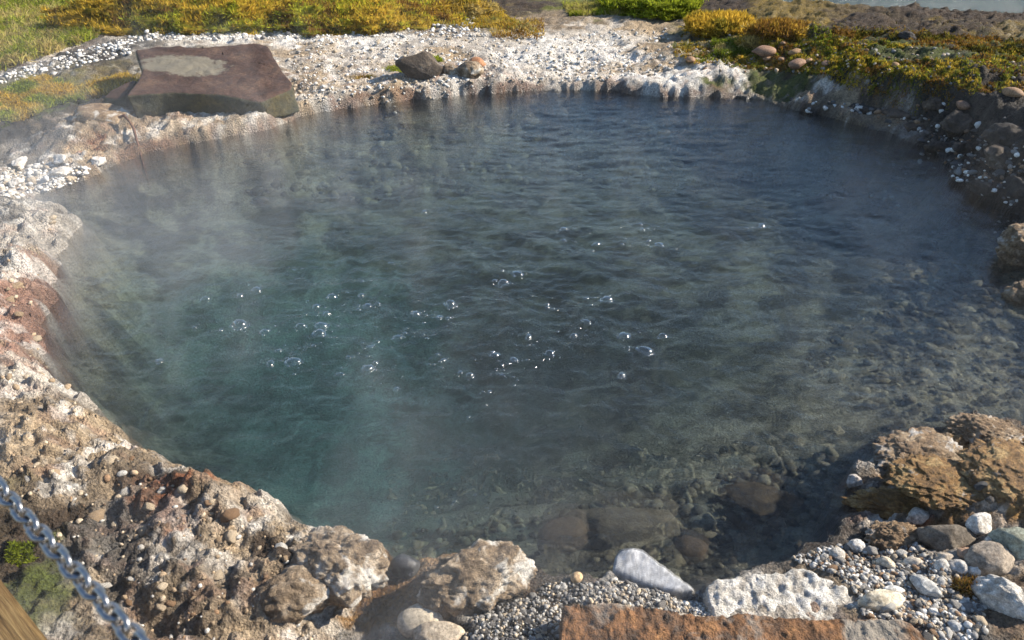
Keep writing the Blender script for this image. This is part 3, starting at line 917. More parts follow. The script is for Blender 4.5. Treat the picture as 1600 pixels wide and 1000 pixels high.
BROWN = [(1193, 86, 36, 'wide flat brown stone set in the green moss'), (1200, 93, 16, 'light brown chip leaning on the wide flat brown stone'),
         (1242, 86, 24, 'rounded brown stone in the moss beyond the domed one'), (1246, 104, 32, 'domed reddish brown stone at the moss edge'),
         (1221, 94, 13, 'small grey-brown stone between the flat and domed stones'), (1264, 96, 14, 'little brown stone beside the domed stone'),
         (1290, 100, 16, 'grey-brown stone in moss furthest along the row of brown stones'), (1078, 101, 20, 'tan pointed stone on the white crust near the moss'),
         (1397, 107, 15, 'red-brown oval stone on the mossy bank top'), (1507, 152, 24, 'orange-brown stone on the lip of the dark bank'), (1580, 152, 28, 'pale brown stone on the lip of the dark bank')]
for i, (px, py, w, lb) in enumerate(BROWN):
    put_rock('brown_stone', px, py, w, .7, .45, .2 * i, 'pebble', lb, 'stone', seed=300 + i, emb=.25, sub=3, cuts=3, noise=.08, color=(.24 + .03 * (i % 3), .14 + .02 * (i % 3), .085))
LAVA = [(1450, 12, 62, 'knobbly dark lava rock on the bank top against the river'), (1362, 16, 24, 'little dark lava lump on the bank top near the golden moss'),
        (1585, 30, 50, 'rough brown-black lava rock at the end of the bank top'), (1520, 45, 30, 'dark lava stone half sunk in the brown bank top'),
        (1415, 62, 26, 'dark lava stone half sunk in the brown bank top'), (1350, 40, 24, 'dark lava stone half sunk in the brown bank top')]
for i, (px, py, w, lb) in enumerate(LAVA):
    put_rock('lava_rock', px, py, w, .8, .6, .5 * i, 'dark_lava', lb, seed=320 + i, sub=4, emb=.3, lumps=.2, group='lava stones on the bank top')
BANK = [(1430, 205, 40, .5), (1470, 225, 46, .5), (1510, 235, 50, .6), (1560, 250, 60, .6), (1590, 290, 50, .6), (1540, 290, 44, .5), (1400, 180, 40, .4), (1350, 170, 40, .4),
        (1580, 215, 70, .6), (1500, 190, 60, .6), (1600, 335, 40, .5), (1330, 195, 30, .4), (1450, 185, 40, .5)]
BANKL = ['brown crusted rock at the foot of the dark bank, near its middle', 'dark jagged rock low in the bank where the shore bends', 'dark jagged rock halfway up the bank where the shore bends',
         'larger brown crusted rock halfway up the tall end of the dark bank', 'dark jagged rock near the water at the tall end of the bank', 'dark jagged rock just above the waterline at the shore bend',
         'brown crusted rock near the low end of the dark bank', 'dark jagged rock where the bank runs out beside the white crust', 'biggest dark jagged rock under the lip of the tall bank end',
         'brown crusted rock under the mossy lip of the dark bank', 'dark jagged rock at the waterline beside the crusted rock in the water', 'small dark jagged rock at the waterline near the white crust', 'dark jagged rock under the moss midway along the bank']
for i, (px, py, w, hr) in enumerate(BANK):
    put_rock('bank_rock', px, py, w, .7, hr, .4 * i, 'dark_lava' if i % 3 else 'bank_brown',
             BANKL[i], seed=340 + i, sub=4, emb=.48, cuts=11, cutd=(.45, .85), noise=.22, fine=.06, lumps=.32, group='rocks in the shaded bank')
WHITES = [(95, 254, 27, 'big pale angular stone at the back of the white stones by the cove'), (98, 276, 33, 'largest white stone beside the cove, wedge-shaped'),
          (110, 270, 15, 'narrow white stone leaning on the wedge-shaped one'), (134, 272, 18, 'white oval stone near the waterline of the cove'),
          (157, 271, 30, 'flat white stone lying at the waterline of the cove'), (33, 259, 32, 'broad pale stone half buried at the back of the cove'),
          (29, 288, 30, 'chalky white lumpy stone on the far side of the cove'), (20, 306, 24, 'chalky white stone at the very end of the cove')]
for i, (px, py, w, lb) in enumerate(WHITES):
    put_rock('white_stone', px, py, w * .85, .7, .6, .3 * i, 'crusty_pebble', lb, 'stone', seed=360 + i, emb=.25, sub=4, cuts=11, cutd=(.45, .85), noise=.22, fine=.06, lumps=.1, color=(.60, .56, .50))

# ------------------------------------------------------------------ pebbles one can count, gravel one cannot
def in_poly(px, py, poly):
    n = len(poly)
    c = False
    for i in range(n):
        (ax, ay), (bx, by) = poly[i], poly[(i + 1) % n]
        if (ay > py) != (by > py) and px < (bx - ax) * (py - ay) / (by - ay) + ax:
            c = not c
    return c

def sample_poly(poly, n, rng):
    xs, ys = [p[0] for p in poly], [p[1] for p in poly]
    out = []
    while len(out) < n:
        a, b = rng.uniform(min(xs), max(xs)), rng.uniform(min(ys), max(ys))
        if in_poly(a, b, poly):
            out.append((a, b))
    return out

PAL = {'white': (.68, .65, .60), 'pale grey': (.44, .42, .38), 'mid grey': (.22, .21, .195), 'dark grey': (.085, .08, .075), 'beige': (.42, .34, .24), 'tan': (.33, .24, .15), 'brown': (.22, .135, .075), 'rusty': (.26, .11, .05)}
ZONES = [  # polygon, countable stones, px size range, loose gravel, its px size range, colours, where
    ([(1235, 872), (1300, 852), (1420, 845), (1480, 880), (1530, 905), (1540, 1000), (1450, 1005), (1440, 975), (1345, 962), (1330, 915), (1290, 893)], 62, (11, 22), 3400, (2.5, 10),
     ('white', 'pale grey', 'mid grey', 'beige', 'pale grey', 'mid grey', 'brown', 'dark grey'), 'in the gravel between sinter slab and white rock', 'gravel beach stones'),
    ([(850, 912), (960, 905), (1075, 930), (1105, 962), (905, 940), (880, 945), (872, 1005), (720, 1005), (745, 955), (835, 930)], 30, (9, 17), 1900, (3, 9),
     ('dark grey', 'mid grey', 'beige', 'dark grey', 'pale grey', 'mid grey'), 'in the dark wet gravel around the rust-orange rock', 'dark gravel stones'),
    ([(1040, 925), (1110, 930), (1112, 962), (1060, 952)], 0, (8, 14), 500, (3, 8), ('pale grey', 'beige', 'white', 'mid grey'), '', ''),
    ([(0, 690), (170, 690), (300, 760), (470, 850), (500, 1000), (230, 1000), (40, 800)], 40, (12, 30), 220, (4, 12),
     ('beige', 'pale grey', 'tan', 'beige', 'tan', 'brown'), 'set in the crusted bank behind the chain', 'stones set in the crusted bank'),
    ([(0, 340), (100, 340), (60, 480), (70, 560), (140, 650), (0, 690)], 8, (11, 22), 60, (4, 12),
     ('beige', 'beige', 'tan', 'tan'), 'on the steaming bank side of the pool', 'stones on the steaming bank'),
    ([(0, 265), (60, 255), (150, 262), (120, 286), (20, 312), (0, 312)], 24, (8, 16), 260, (4, 9), ('white', 'white', 'pale grey', 'beige'), 'among the white stones by the cove', 'white stones by the cove'),
    ([(0, 118), (150, 72), (260, 44), (420, 36), (640, 42), (740, 30), (760, 58), (440, 60), (420, 62), (212, 66), (205, 85), (120, 105), (0, 132)], 44, (7, 12), 1500, (3, 7),
     ('white', 'white', 'pale grey', 'mid grey', 'white'), 'on the white stony ridge beyond the slab boulder', 'white stones on the ridge'),
    ([(440, 62), (760, 55), (1040, 45), (1060, 110), (980, 125), (800, 130), (680, 145), (480, 160), (455, 140)], 16, (7, 12), 1500, (3, 7),
     ('white', 'beige', 'pale grey', 'white', 'beige'), 'on the white crust along the far shore', 'stones on the far shore crust'),
    ([(1230, 150), (1400, 175), (1600, 230), (1600, 340), (1500, 285), (1380, 205), (1260, 172)], 26, (9, 18), 500, (4, 10),
     ('dark grey', 'brown', 'dark grey', 'mid grey', 'white'), 'in the shaded dark bank', 'stones in the shaded bank'),
    ([(1080, 40), (1330, 60), (1600, 100), (1600, 150), (1300, 120), (1080, 110)], 8, (7, 11), 350, (3, 7), ('brown', 'beige', 'mid grey'), 'on the mossy bank top', 'stones on the mossy bank top'),
]
PEB = [mesh_np('pebble', *rock_shape((1, rs, hs), 500 + k, sub=3, cuts=c, cutd=(.5, .88), noise=.2, fine=.05, lumps=l)) for k, (rs, hs, c, l) in
       enumerate([(.8, .6, 6, .05), (.7, .5, 9, 0), (.9, .75, 10, 0), (.6, .45, 6, 0), (.75, .6, 9, .2), (.85, .7, 8, .26), (.65, .6, 12, .04), (.9, .55, 9, .2)])]
for k, me in enumerate(PEB):
    me.materials.append(M['crusty_pebble'] if k in (4, 5, 7) else M['pebble'])

def ground_points(pix):
    """vectorised on_ground"""
    a = np.array(pix)
    z = np.full(len(a), .1)
    dx = (a[:, 0] - 800) / FPX
    b = -(a[:, 1] - 500) / FPX
    dy, dz = CP + b * SP, -SP + b * CP
    for _ in range(6):
        t = (z - CAM_H) / dz
        z = .5 * z + .5 * ground_h(dx * t, dy * t)
    t = (z - CAM_H) / dz
    x, y = dx * t, dy * t
    return np.stack([x, y, ground_h(x, y)], 1)

def small_stones(name, pts, rad, cols, seed, kind='stuff', emb=.3, flat=.65):
    rng = np.random.RandomState(seed)
    vs, fs, cs = [], [], []
    off = 0
    shapes = [rock_shape((1, 1, 1), 700 + k, sub=1, cuts=4, noise=.18, fine=0) for k in range(10)]
    shapes2 = [rock_shape((1, 1, 1), 720 + k, sub=2, cuts=5, noise=.15, fine=0) for k in range(6)]
    big = np.quantile(rad, .88)
    for p, r, c in zip(pts, rad, cols):
        v, f = shapes2[rng.randint(6)] if r > big else shapes[rng.randint(10)]
        a = rng.uniform(0, 6.28)
        tl = rng.uniform(-.4, .4)
        sx, sy, sz = r * rng.uniform(.8, 1.3), r * rng.uniform(.6, 1.0), r * rng.uniform(.45, .8) * flat / .65
        q = v * (sx, sy, sz)
        ct, stt = math.cos(tl), math.sin(tl)
        q = np.stack([q[:, 0] * ct + q[:, 2] * stt, q[:, 1], -q[:, 0] * stt + q[:, 2] * ct], 1)
        ca, sa = math.cos(a), math.sin(a)
        q = np.stack([q[:, 0] * ca - q[:, 1] * sa, q[:, 0] * sa + q[:, 1] * ca, q[:, 2]], 1)
        q = q + (p[0], p[1], p[2] + sz * (1 - 2 * emb))
        vs.append(q)
        fs.append(f + off)
        off += len(q)
        cs.append(np.tile(c, (len(q), 1)))
    me = mesh_np(name, np.vstack(vs), np.vstack(fs))
    vattr(me, 'Col', np.vstack(cs))
    o = link(name, me, M['gravel'])
    o['kind'] = kind
    return o

rng = random.Random(11)
nrng = np.random.RandomState(12)
for zi, (poly, n1, sz, n2, sz2, cols, where, grp) in enumerate(ZONES):
    pts = ground_points(sample_poly(poly, n1, rng)) if n1 else []
    for p in pts:
        q = rng.random() ** 1.7
        w = sz[0] + (sz[1] - sz[0]) * q
        r = w * .5 * dist_to(p) / FPX
        cname = rng.choice(cols)
        base = PAL[cname]
        k = rng.uniform(.85, 1.15)
        mi = rng.choice((4, 5, 7, 4, 5, 7, 2, 1)) if zi in (3, 4) else rng.randrange(8)
        o = link('pebble', PEB[mi], None, loc=(p[0], p[1], p[2] + r * (.15 if zi != 3 and zi != 4 else -.22)), rot=(rng.uniform(-.3, .3), rng.uniform(-.3, .3), rng.uniform(0, 6.28)))
        o.scale = (r, r, r)
        o.color = (base[0] * k, base[1] * k, base[2] * k, 1)
        tag(o, f"{'small' if q < .45 else 'larger'} {cname} {'rough' if mi in (4, 5, 7) else 'smooth'} pebble {where}", 'pebble', grp)
    pts = ground_points(sample_poly(poly, n2, rng))
    q = nrng.uniform(0, 1, n2) ** 2.2
    w = sz2[0] + (sz2[1] - sz2[0]) * q
    rad = w * .5 * np.linalg.norm(pts - np.array([0, 0, CAM_H]), axis=1) / FPX
    cc = np.array([PAL[cols[nrng.randint(len(cols))]] for _ in range(n2)]) * nrng.uniform(.7, 1.25, (n2, 1))
    o = small_stones('gravel', pts, rad, cc, 40 + zi, emb=.5 if zi in (3, 4) else .3)
    o['label'] = 'loose small stones ' + (where or 'between the white stone and the sinter slab')
    o['category'] = 'gravel'

# stones lying on the bed in the shallows
BEDZ = [([(560, 800), (850, 780), (1100, 740), (1320, 700), (1320, 800), (1240, 860), (1080, 900), (830, 880), (620, 850)], 700, (6, 26)),
        ([(1250, 560), (1440, 430), (1600, 400), (1600, 640), (1400, 660)], 500, (6, 24)), ([(300, 250), (600, 180), (1000, 165), (1250, 200), (1000, 230), (500, 230)], 300, (8, 26))]
for zi, (poly, n, sz) in enumerate(BEDZ):
    pts = ground_points(sample_poly(poly, n, rng))
    k = pts[:, 2] < -.03
    pts = pts[k]
    q = nrng.uniform(0, 1, len(pts)) ** 2
    rad = (sz[0] + (sz[1] - sz[0]) * q) * .5 * np.linalg.norm(pts - np.array([0, 0, CAM_H]), axis=1) / FPX
    rad = np.minimum(rad, -pts[:, 2] * .6)
    pal = [(.22, .185, .13), (.12, .10, .07), (.30, .26, .18), (.07, .06, .045)]
    cc = np.array([pal[nrng.randint(4)] for _ in pts]) * nrng.uniform(.7, 1.2, (len(pts), 1))
    o = small_stones('bed_stones', pts, rad, cc, 80 + zi)
    o['label'] = 'stones lying on the pool bed under clear water'
    o['category'] = 'stones'

# ------------------------------------------------------------------ moss and grass
def leaf_material(name):
    n = N(name)
    c = n.attr('Col').outputs['Color']
    d = n.add('BsdfDiffuse')
    t = n.add('BsdfTranslucent')
    n.link(c, d.inputs[0])
    n.link(c, t.inputs[0])
    m = n.add('MixShader')
    m.inputs[0].default_value = .5
    n.link(d.outputs[0], m.inputs[1])
    n.link(t.outputs[0], m.inputs[2])
    n.link(m.outputs[0], n.out.inputs[0])
    return n.m
LEAF = leaf_material('moss_and_grass')

def leaves(pts, nrm, length, width, col, seed, spread=.7, quad=False):
    """one small pointed blade at every point"""
    r = np.random.RandomState(seed)
    n = len(pts)
    d = nrm + r.normal(size=(n, 3)) * spread
    d /= np.linalg.norm(d, axis=1, keepdims=True)
    a = np.cross(d, r.normal(size=(n, 3)))
    a /= np.linalg.norm(a, axis=1, keepdims=True)
    L = (length * r.uniform(.6, 1.3, n))[:, None]
    W = (width * r.uniform(.7, 1.3, n))[:, None]
    if quad:
        bend = r.normal(size=(n, 3)) * .25
        bend[:, 2] = -.12
        p0, p1 = pts - a * W * .5, pts + a * W * .5
        mid = pts + d * L * .6
        p2, p3 = mid + a * W * .35, mid - a * W * .35
        tip = pts + d * L + bend * L
        v = np.stack([p0, p1, p2, p3, tip], 1).reshape(-1, 3)
        i = np.arange(n)[:, None] * 5
        f = np.concatenate([i + [0, 1, 2], i + [0, 2, 3], i + [3, 2, 4]], 1).reshape(-1, 3)
        return v, f, np.repeat(col, 5, 0)
    v = np.stack([pts - a * W * .5, pts + a * W * .5, pts + d * L], 1).reshape(-1, 3)
    return v, np.arange(3 * n).reshape(-1, 3), np.repeat(col, 3, 0)

MC = {'gold': (.56, .37, .05), 'green': (.18, .22, .02), 'lime': (.38, .42, .035), 'brown': (.22, .115, .028), 'olive': (.22, .19, .028), 'straw': (.48, .38, .15), 'dark': (.05, .05, .012), 'grass': (.16, .20, .03)}

def moss_cols(x, y, names, seed, scale=4.0):
    a = np.array([MC[k] for k in names])
    f = np.clip((fbm2(x * scale, y * scale, 4, seed) * 1.3 + .5) * len(a), 0, len(a) - 1.001)
    f = np.clip(f + np.random.RandomState(seed).normal(size=len(x)) * .35, 0, len(a) - 1.001)
    i = f.astype(int)
    t = (f - i)[:, None]
    return (a[i] * (1 - t) + a[i + 1] * t) * np.random.RandomState(seed + 1).uniform(.3, 1.5, (len(x), 1))

def moss_mound(px, py, w, dr, h, rz, names, label, seed, n=9000, group='moss cushions', leaf=.03):
    p = on_ground(px, py)
    W = w * dist_to(p) / FPX / 2
    dims = np.array((W, W * dr, h))
    v, f = ICO[5]
    k = 1 + fbm3(v[:, 0] * 1.6 + seed, v[:, 1] * 1.6, v[:, 2] * 1.6, 3, seed) * .35
    k = k + (.5 - cell3(v[:, 0] * 4.6, v[:, 1] * 4.6 + seed, v[:, 2] * 4.6, seed)) * .42
    vv = v * k[:, None] * dims
    ca, sa = math.cos(rz), math.sin(rz)
    vv = np.stack([vv[:, 0] * ca - vv[:, 1] * sa, vv[:, 0] * sa + vv[:, 1] * ca, vv[:, 2]], 1)
    me = mesh_np('moss_cushion', vv, f)
    col = moss_cols(vv[:, 0] + p.x, vv[:, 1] + p.y, names, seed)
    vattr(me, 'Col', col * .8)
    o = link('moss_cushion', me, LEAF, loc=(p.x, p.y, p.z - .02))
    tag(o, label, 'moss', group)
    r = np.random.RandomState(seed)
    nr = np.zeros(len(vv) * 3, np.float32)
    me.vertices.foreach_get('normal', nr)
    nr = nr.reshape(-1, 3)
    ok = np.where(vv[:, 2] > -.02)[0]
    i = ok[r.randint(len(ok), size=n)]
    q = vv[i] + r.normal(size=(n, 3)) * np.array([W * .02, W * .02, .006])
    lv, lf, lc = leaves(q, nr[i] * .8 + np.array([0, 0, .5]), leaf * 1.5, leaf * .4, moss_cols(q[:, 0] + p.x, q[:, 1] + p.y, names, seed), seed, .6)
    me2 = mesh_np('fronds', lv, lf, False)
    vattr(me2, 'Col', lc)
    fr = link('fronds', me2, LEAF, parent=o)
    fr['kind'] = 'stuff'
    return o

moss_mound(235, 40, 240, .5, .28, 0, ('brown', 'olive', 'gold'), 'dark olive moss bank end casting shade on the white ridge', 401, 14000)
moss_mound(345, 34, 240, .6, .26, .2, ('olive', 'lime', 'gold'), 'lime and gold moss hummock next to the dark olive bank end', 402, 14000)
moss_mound(455, 30, 260, .7, .25, 0, ('gold', 'lime', 'brown'), 'golden moss hummock with brown foot above the white stones', 403, 14000)
moss_mound(575, 30, 250, .7, .24, .1, ('brown', 'gold', 'lime', 'gold'), 'orange-brown moss hummock in the middle of the mossy bank', 404, 14000)
moss_mound(690, 18, 150, .8, .20, 0, ('olive', 'gold', 'straw'), 'straw-gold moss hummock ending the mossy bank by the gap', 405, 10000)
moss_mound(1040, 4, 190, .9, .16, 0, ('lime', 'green', 'lime'), 'bright lime moss and grass clump beyond the white crust', 406, 12000)
moss_mound(1140, 38, 110, .8, .10, 0, ('olive', 'gold', 'gold'), 'rounded gold-green moss cushion above the bare stony patch', 407, 10000)
moss_mound(1225, 14, 160, .9, .13, 0, ('gold', 'straw', 'gold'), 'large golden moss cushion on the bank edge by the river', 408, 12000)
moss_mound(1275, 20, 90, .9, .09, 0, ('gold', 'straw', 'gold'), 'small golden moss cushion against the large one by the river', 409, 7000)
moss_mound(1225, 50, 90, .7, .07, 0, ('straw', 'gold', 'brown'), 'pale straw moss cushion spilling down below the large golden one', 410, 7000)
moss_mound(1185, 70, 50, .7, .06, 0, ('straw', 'gold', 'olive'), 'low straw moss patch just above the wide flat brown stone', 411, 5000)
moss_mound(680, 96, 20, .8, .05, 0, ('green', 'lime'), 'tiny bright green moss tuft behind the mossy boulder', 412, 1500, leaf=.02)
moss_mound(625, 112, 60, .5, .05, -.2, ('lime', 'green', 'gold'), 'yellow-green moss strip running up to the mossy boulder', 413, 4000, leaf=.02)
moss_mound(575, 122, 60, .4, .04, .1, ('gold', 'brown', 'olive'), 'brownish moss strip continuing along the white crust', 414, 3000, leaf=.02)
moss_mound(1512, 921, 40, .8, .035, .1, ('gold', 'olive', 'brown'), 'ochre moss clump in the gravel beside the large white rock', 415, 4000, leaf=.012)

def cover(name, poly, n, length, width, names, label, cat, seed, spread=.6, quad=False, mask=None, up=1.0):
    pts = ground_points(sample_poly(poly, n, random.Random(seed)))
    if mask is not None:
        m = fbm2(pts[:, 0] * mask[0], pts[:, 1] * mask[0], 4, seed + 5)
        pts = pts[m > mask[1]]
    pts[:, 2] -= .003
    nr = np.tile((0, 0, up), (len(pts), 1))
    v, f, c = leaves(pts, nr, length, width, moss_cols(pts[:, 0], pts[:, 1], names, seed), seed, spread, quad)
    me = mesh_np(name, v, f, False)
    vattr(me, 'Col', c)
    o = link(name, me, LEAF)
    o['kind'] = 'stuff'
    o['label'] = label
    o['category'] = cat
    return o

cover('moss', [(1090, 75), (1300, 60), (1600, 85), (1640, 150), (1480, 140), (1300, 118), (1140, 105)], 52000, .022, .011, ('brown', 'green', 'olive', 'gold', 'green', 'brown'), 'green and olive moss carpet on the bank top above the dark bank', 'moss', 431, .8, mask=(2.2, -.18))
cover('moss', [(1300, 20), (1640, 30), (1640, 90), (1300, 62)], 40000, .022, .011, ('brown', 'dark', 'olive', 'brown'), 'brown patchy moss on the far part of the bank top', 'moss', 432, .8, mask=(1.8, -.3))
cover('moss', [(1040, 45), (1300, 50), (1300, 95), (1060, 100)], 14000, .026, .012, ('olive', 'gold', 'brown', 'green'), 'mixed olive moss around the moss cushions and brown stones', 'moss', 433, .8, mask=(2.0, -.05))
cover('moss', [(0, 850), (90, 850), (230, 960), (200, 1000), (60, 1000), (0, 900)], 26000, .016, .007, ('dark', 'green', 'green', 'lime'), 'dark green moss on the ground below the chain', 'moss', 434, .8, mask=(3.2, .05))
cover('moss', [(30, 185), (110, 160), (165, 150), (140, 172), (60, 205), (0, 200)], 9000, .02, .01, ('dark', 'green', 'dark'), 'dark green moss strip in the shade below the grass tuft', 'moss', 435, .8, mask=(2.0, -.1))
cover('grass', [(-150, -40), (230, -40), (200, 20), (150, 60), (0, 112), (-150, 130)], 42000, .10, .010, ('straw', 'grass', 'lime', 'straw'), 'yellow-green meadow grass sloping away behind the white ridge', 'grass', 441, .45, True)
cover('grass', [(0, 150), (40, 128), (75, 122), (120, 140), (200, 118), (215, 128), (165, 150), (90, 165), (30, 190), (0, 190)], 11000, .06, .007, ('grass', 'lime', 'straw', 'gold'), 'bright grass patch on the near side of the white ridge by the slab', 'grass', 442, .5, True)
cover('grass', [(880, 8), (1000, 6), (1000, 22), (890, 26)], 5000, .07, .008, ('grass', 'straw', 'lime'), 'grass fringe along the far end of the white crust', 'grass', 443, .5, True)
cover('grass', [(610, 20), (780, 20), (840, 50), (700, 42)], 3000, .06, .008, ('straw', 'grass', 'gold'), 'sparse dry grass at the foot of the mossy bank', 'grass', 444, .5, True)
cover('grass', [(760, 35), (850, 30), (850, 62), (770, 60)], 1500, .05, .008, ('straw', 'gold', 'brown'), 'brown dry grass tuft on the white crust', 'grass', 445, .5, True)
cover('grass', [(1110, 68), (1170, 62), (1180, 85), (1120, 88)], 2500, .06, .008, ('straw', 'grass', 'green'), 'pale thin grass tuft beside the wide flat brown stone', 'grass', 446, .5, True)

# dead root hanging down the far bank into the water
def tube(name, pts, rad, mat, seg=8):
    pts = [Vector(p) for p in pts]
    vs, fs = [], []
    for i, p in enumerate(pts):
        d = (pts[min(i + 1, len(pts) - 1)] - pts[max(i - 1, 0)]).normalized()
        a = d.cross(Vector((0, 0, 1))).normalized()
        b = d.cross(a)
        r = rad * (1 - .5 * i / len(pts)) * (1 + .25 * math.sin(i * 2.3))
        for j in range(seg):
            t = 2 * math.pi * j / seg
            vs.append(p + a * r * math.cos(t) + b * r * math.sin(t))
    for i in range(len(pts) - 1):
        for j in range(seg):
            fs.append((i * seg + j, i * seg + (j + 1) % seg, (i + 1) * seg + (j + 1) % seg, (i + 1) * seg + j))
    return link(name, mesh_np(name, vs, fs), mat)
ROOTM = rock_material('dead_root', [(.06, .03, .02), (.11, .05, .03), (.15, .08, .05)], 20, .8, .004, 90)
rp = []
for i, (a, b, dz) in enumerate([(188, 195, .05), (198, 196, .07), (206, 203, .06), (212, 213, .05), (215, 224, .04), (218, 235, .03), (221, 245, .02), (224, 252, .0)]):
    g = on_ground(a, b)
    rp.append((g.x, g.y, g.z + dz))
o = tube('root', rp, .011, ROOTM)
tag(o, 'thin reddish dead root hanging down the far bank below the slab boulder', 'root')

# ------------------------------------------------------------------ bubbles on the boil
def bubble_material():
    n = N('bubble_film')
    lw = n.add('LayerWeight')
    lw.inputs[0].default_value = .5
    f = n.math('ADD', .07, n.math('MULTIPLY', .9, n.math('POWER', lw.outputs['Facing'], 2.0)), clamp=True)
    t = n.add('BsdfTransparent')
    g = n.add('BsdfGlossy')
    g.inputs['Roughness'].default_value = .16
    m = n.add('MixShader')
    n.link(f, m.inputs[0])
    n.link(t.outputs[0], m.inputs[1])
    n.link(g.outputs[0], m.inputs[2])
    n.link(m.outputs[0], n.out.inputs[0])
    return n.m
BM_ = bubble_material()

def dome(h, seed):
    vs, fs = [], []
    nl, na = 8, 20
    for i in range(nl + 1):
        t = i / nl
        if t < .25:                                   # meniscus flaring onto the water
            k = t / .25
            r, z = 1.28 - .28 * k ** .5, h * .18 * k ** 1.6
        else:
            k = (t - .25) / .75 * math.pi / 2
            r, z = math.cos(k), h * (.18 + .82 * math.sin(k))
        for j in range(na):
            a = 2 * math.pi * j / na
            w = 1 + .12 * math.sin(2 * a + seed) + .07 * math.sin(3 * a + seed * 2) + .05 * t * math.sin(5 * a + seed * 3 + 4 * t)
            vs.append((r * w * math.cos(a), r * w * math.sin(a), z - .02))
    for i in range(nl):
        for j in range(na):
            fs.append((i * na + j, i * na + (j + 1) % na, (i + 1) * na + (j + 1) % na, (i + 1) * na + j))
    me = mesh_np('bubble', vs, fs)
    me.materials.append(BM_)
    return me
DOMES = [dome(.55 + .1 * k, k * 1.7) for k in range(4)]
br = random.Random(5)
for i, (x, y, r) in enumerate(BUB):
    big = r > .022
    near = y < 4.2
    m = DOMES[i % 4]
    o = link('bubble', m, None, loc=(x, y, float(wave_h(np.array([x]), np.array([y]))[0])), rot=(br.uniform(-.2, .2), br.uniform(-.2, .2), br.uniform(0, 6)))
    k_ = br.uniform(.8, 1.15)
    o.scale = (r * k_, r * k_ * br.uniform(.75, 1), r * k_ * br.uniform(.7, 1.1))
    tag(o, ('large' if big else 'small') + (' clear bubble dome floating over the teal boiling vent' if near else ' clear bubble floating on the blue rippled water beyond the vent'), 'bubble', 'bubbles on the spring')
    if big or i % 3 == 0:
        for k in range(br.randint(2, 5)):             # beads that cling round a bubble
            a = br.uniform(0, 6.28)
            q = br.uniform(1.0, 1.5)
            c = link('bead', DOMES[k % 4], None, parent=o, loc=(q * math.cos(a), q * math.sin(a), -.02))
            s_ = br.uniform(.12, .3)
            c.scale = (s_, s_, s_)

# froth of tiny bubbles that breaks round the larger ones
def build_froth():
    fr = np.random.RandomState(77)
    v0 = np.array([w.co[:] for w in DOMES[0].vertices])
    f0 = np.array([list(p.vertices) for p in DOMES[0].polygons])
    vs, fs = [], []
    for (x, y, r) in BUB:
        for _ in range(fr.randint(2, 8) if y < 4.6 and x < .35 else fr.randint(0, 5)):
            a = fr.uniform(0, 6.28)
            d = r * 1.1 + abs(fr.normal()) * .055
            px, py, q = x + d * math.cos(a) * 1.3, y + d * math.sin(a), fr.uniform(.0025, .0075)
            z = float(wave_h(np.array([px]), np.array([py]))[0])
            fs.append(f0 + len(vs) * len(v0))
            vs.append(v0 * (q, q * fr.uniform(.5, 1), q) + (px, py, z))
    me = mesh_np('froth', np.vstack(vs), np.vstack(fs))
    o = link('froth', me, BM_)
    o['kind'] = 'stuff'
    o['label'] = 'tiny broken froth bubbles between the larger ones'
    o['category'] = 'froth'
build_froth()

# ------------------------------------------------------------------ chain, its posts and the timber edge of the walkway
def chain_material():
    n = N('galvanised_steel')
    f = n.noise(60, 3, .5, n.objc())
    n.principled(n.ramp(f, (.3, (.22, .225, .235)), (.7, (.42, .42, .43))), n.ramp(f, (.3, .30), (.7, .50)), None, .5, 1.0)
    return n.m
CHAIN = chain_material()

def link_mesh(pitch=.0185, wire=.0028, half=.0074):
    vs, fs = [], []
    na, nb = 36, 12
    hl = pitch / 2 + wire - half + .0
    for i in range(na):
        t = 2 * math.pi * i / na
        c, s_ = math.cos(t), math.sin(t)
        cx = (hl if c >= 0 else -hl) + half * c
        ctr = Vector((cx, half * s_, 0))
        nrm = Vector((c, s_, 0))
        for j in range(nb):
            a = 2 * math.pi * j / nb
            vs.append(ctr + nrm * wire * math.cos(a) + Vector((0, 0, wire * math.sin(a))))
    for i in range(na):
        for j in range(nb):
            fs.append((i * nb + j, ((i + 1) % na) * nb + j, ((i + 1) % na) * nb + (j + 1) % nb, i * nb + (j + 1) % nb))
    me = mesh_np('link', vs, fs)
    me.materials.append(CHAIN)
    return me
def along(px, py, d):
    r = ray(px, py)
    return Vector((0, 0, CAM_H)) + Vector(r / np.linalg.norm(r)) * d
CA, CB = along(-6, 757, 1.02), along(214, 1004, .80)
cdir = (CB - CA).normalized()
PITCHL = .0185
E0, E1 = CA - cdir * .95, CB + cdir * .62
chain = bpy.data.objects.new('chain', None)
COL.objects.link(chain)
chain.location = CA
tag(chain, 'shiny galvanised steel chain hanging in front of the spring', 'chain')
LINK = link_mesh()
def catenary(t):
    """t in metres from CA along the chain; a slight sag"""
    L0, L1 = -.95, (CB - CA).length + .62
    u = (t - L0) / (L1 - L0)
    base = CA + cdir * t
    u0, u1 = (0 - L0) / (L1 - L0), ((CB - CA).length - L0) / (L1 - L0)
    sag = lambda q: -.10 * 4 * q * (1 - q)
    lin = sag(u0) + (sag(u1) - sag(u0)) * (u - u0) / (u1 - u0)
    return base + Vector((0, 0, (sag(u) - lin) if False else (sag(u) - sag((u0 + u1) / 2)) * .5))
t = -.95
k = 0
tot = (CB - CA).length + .62
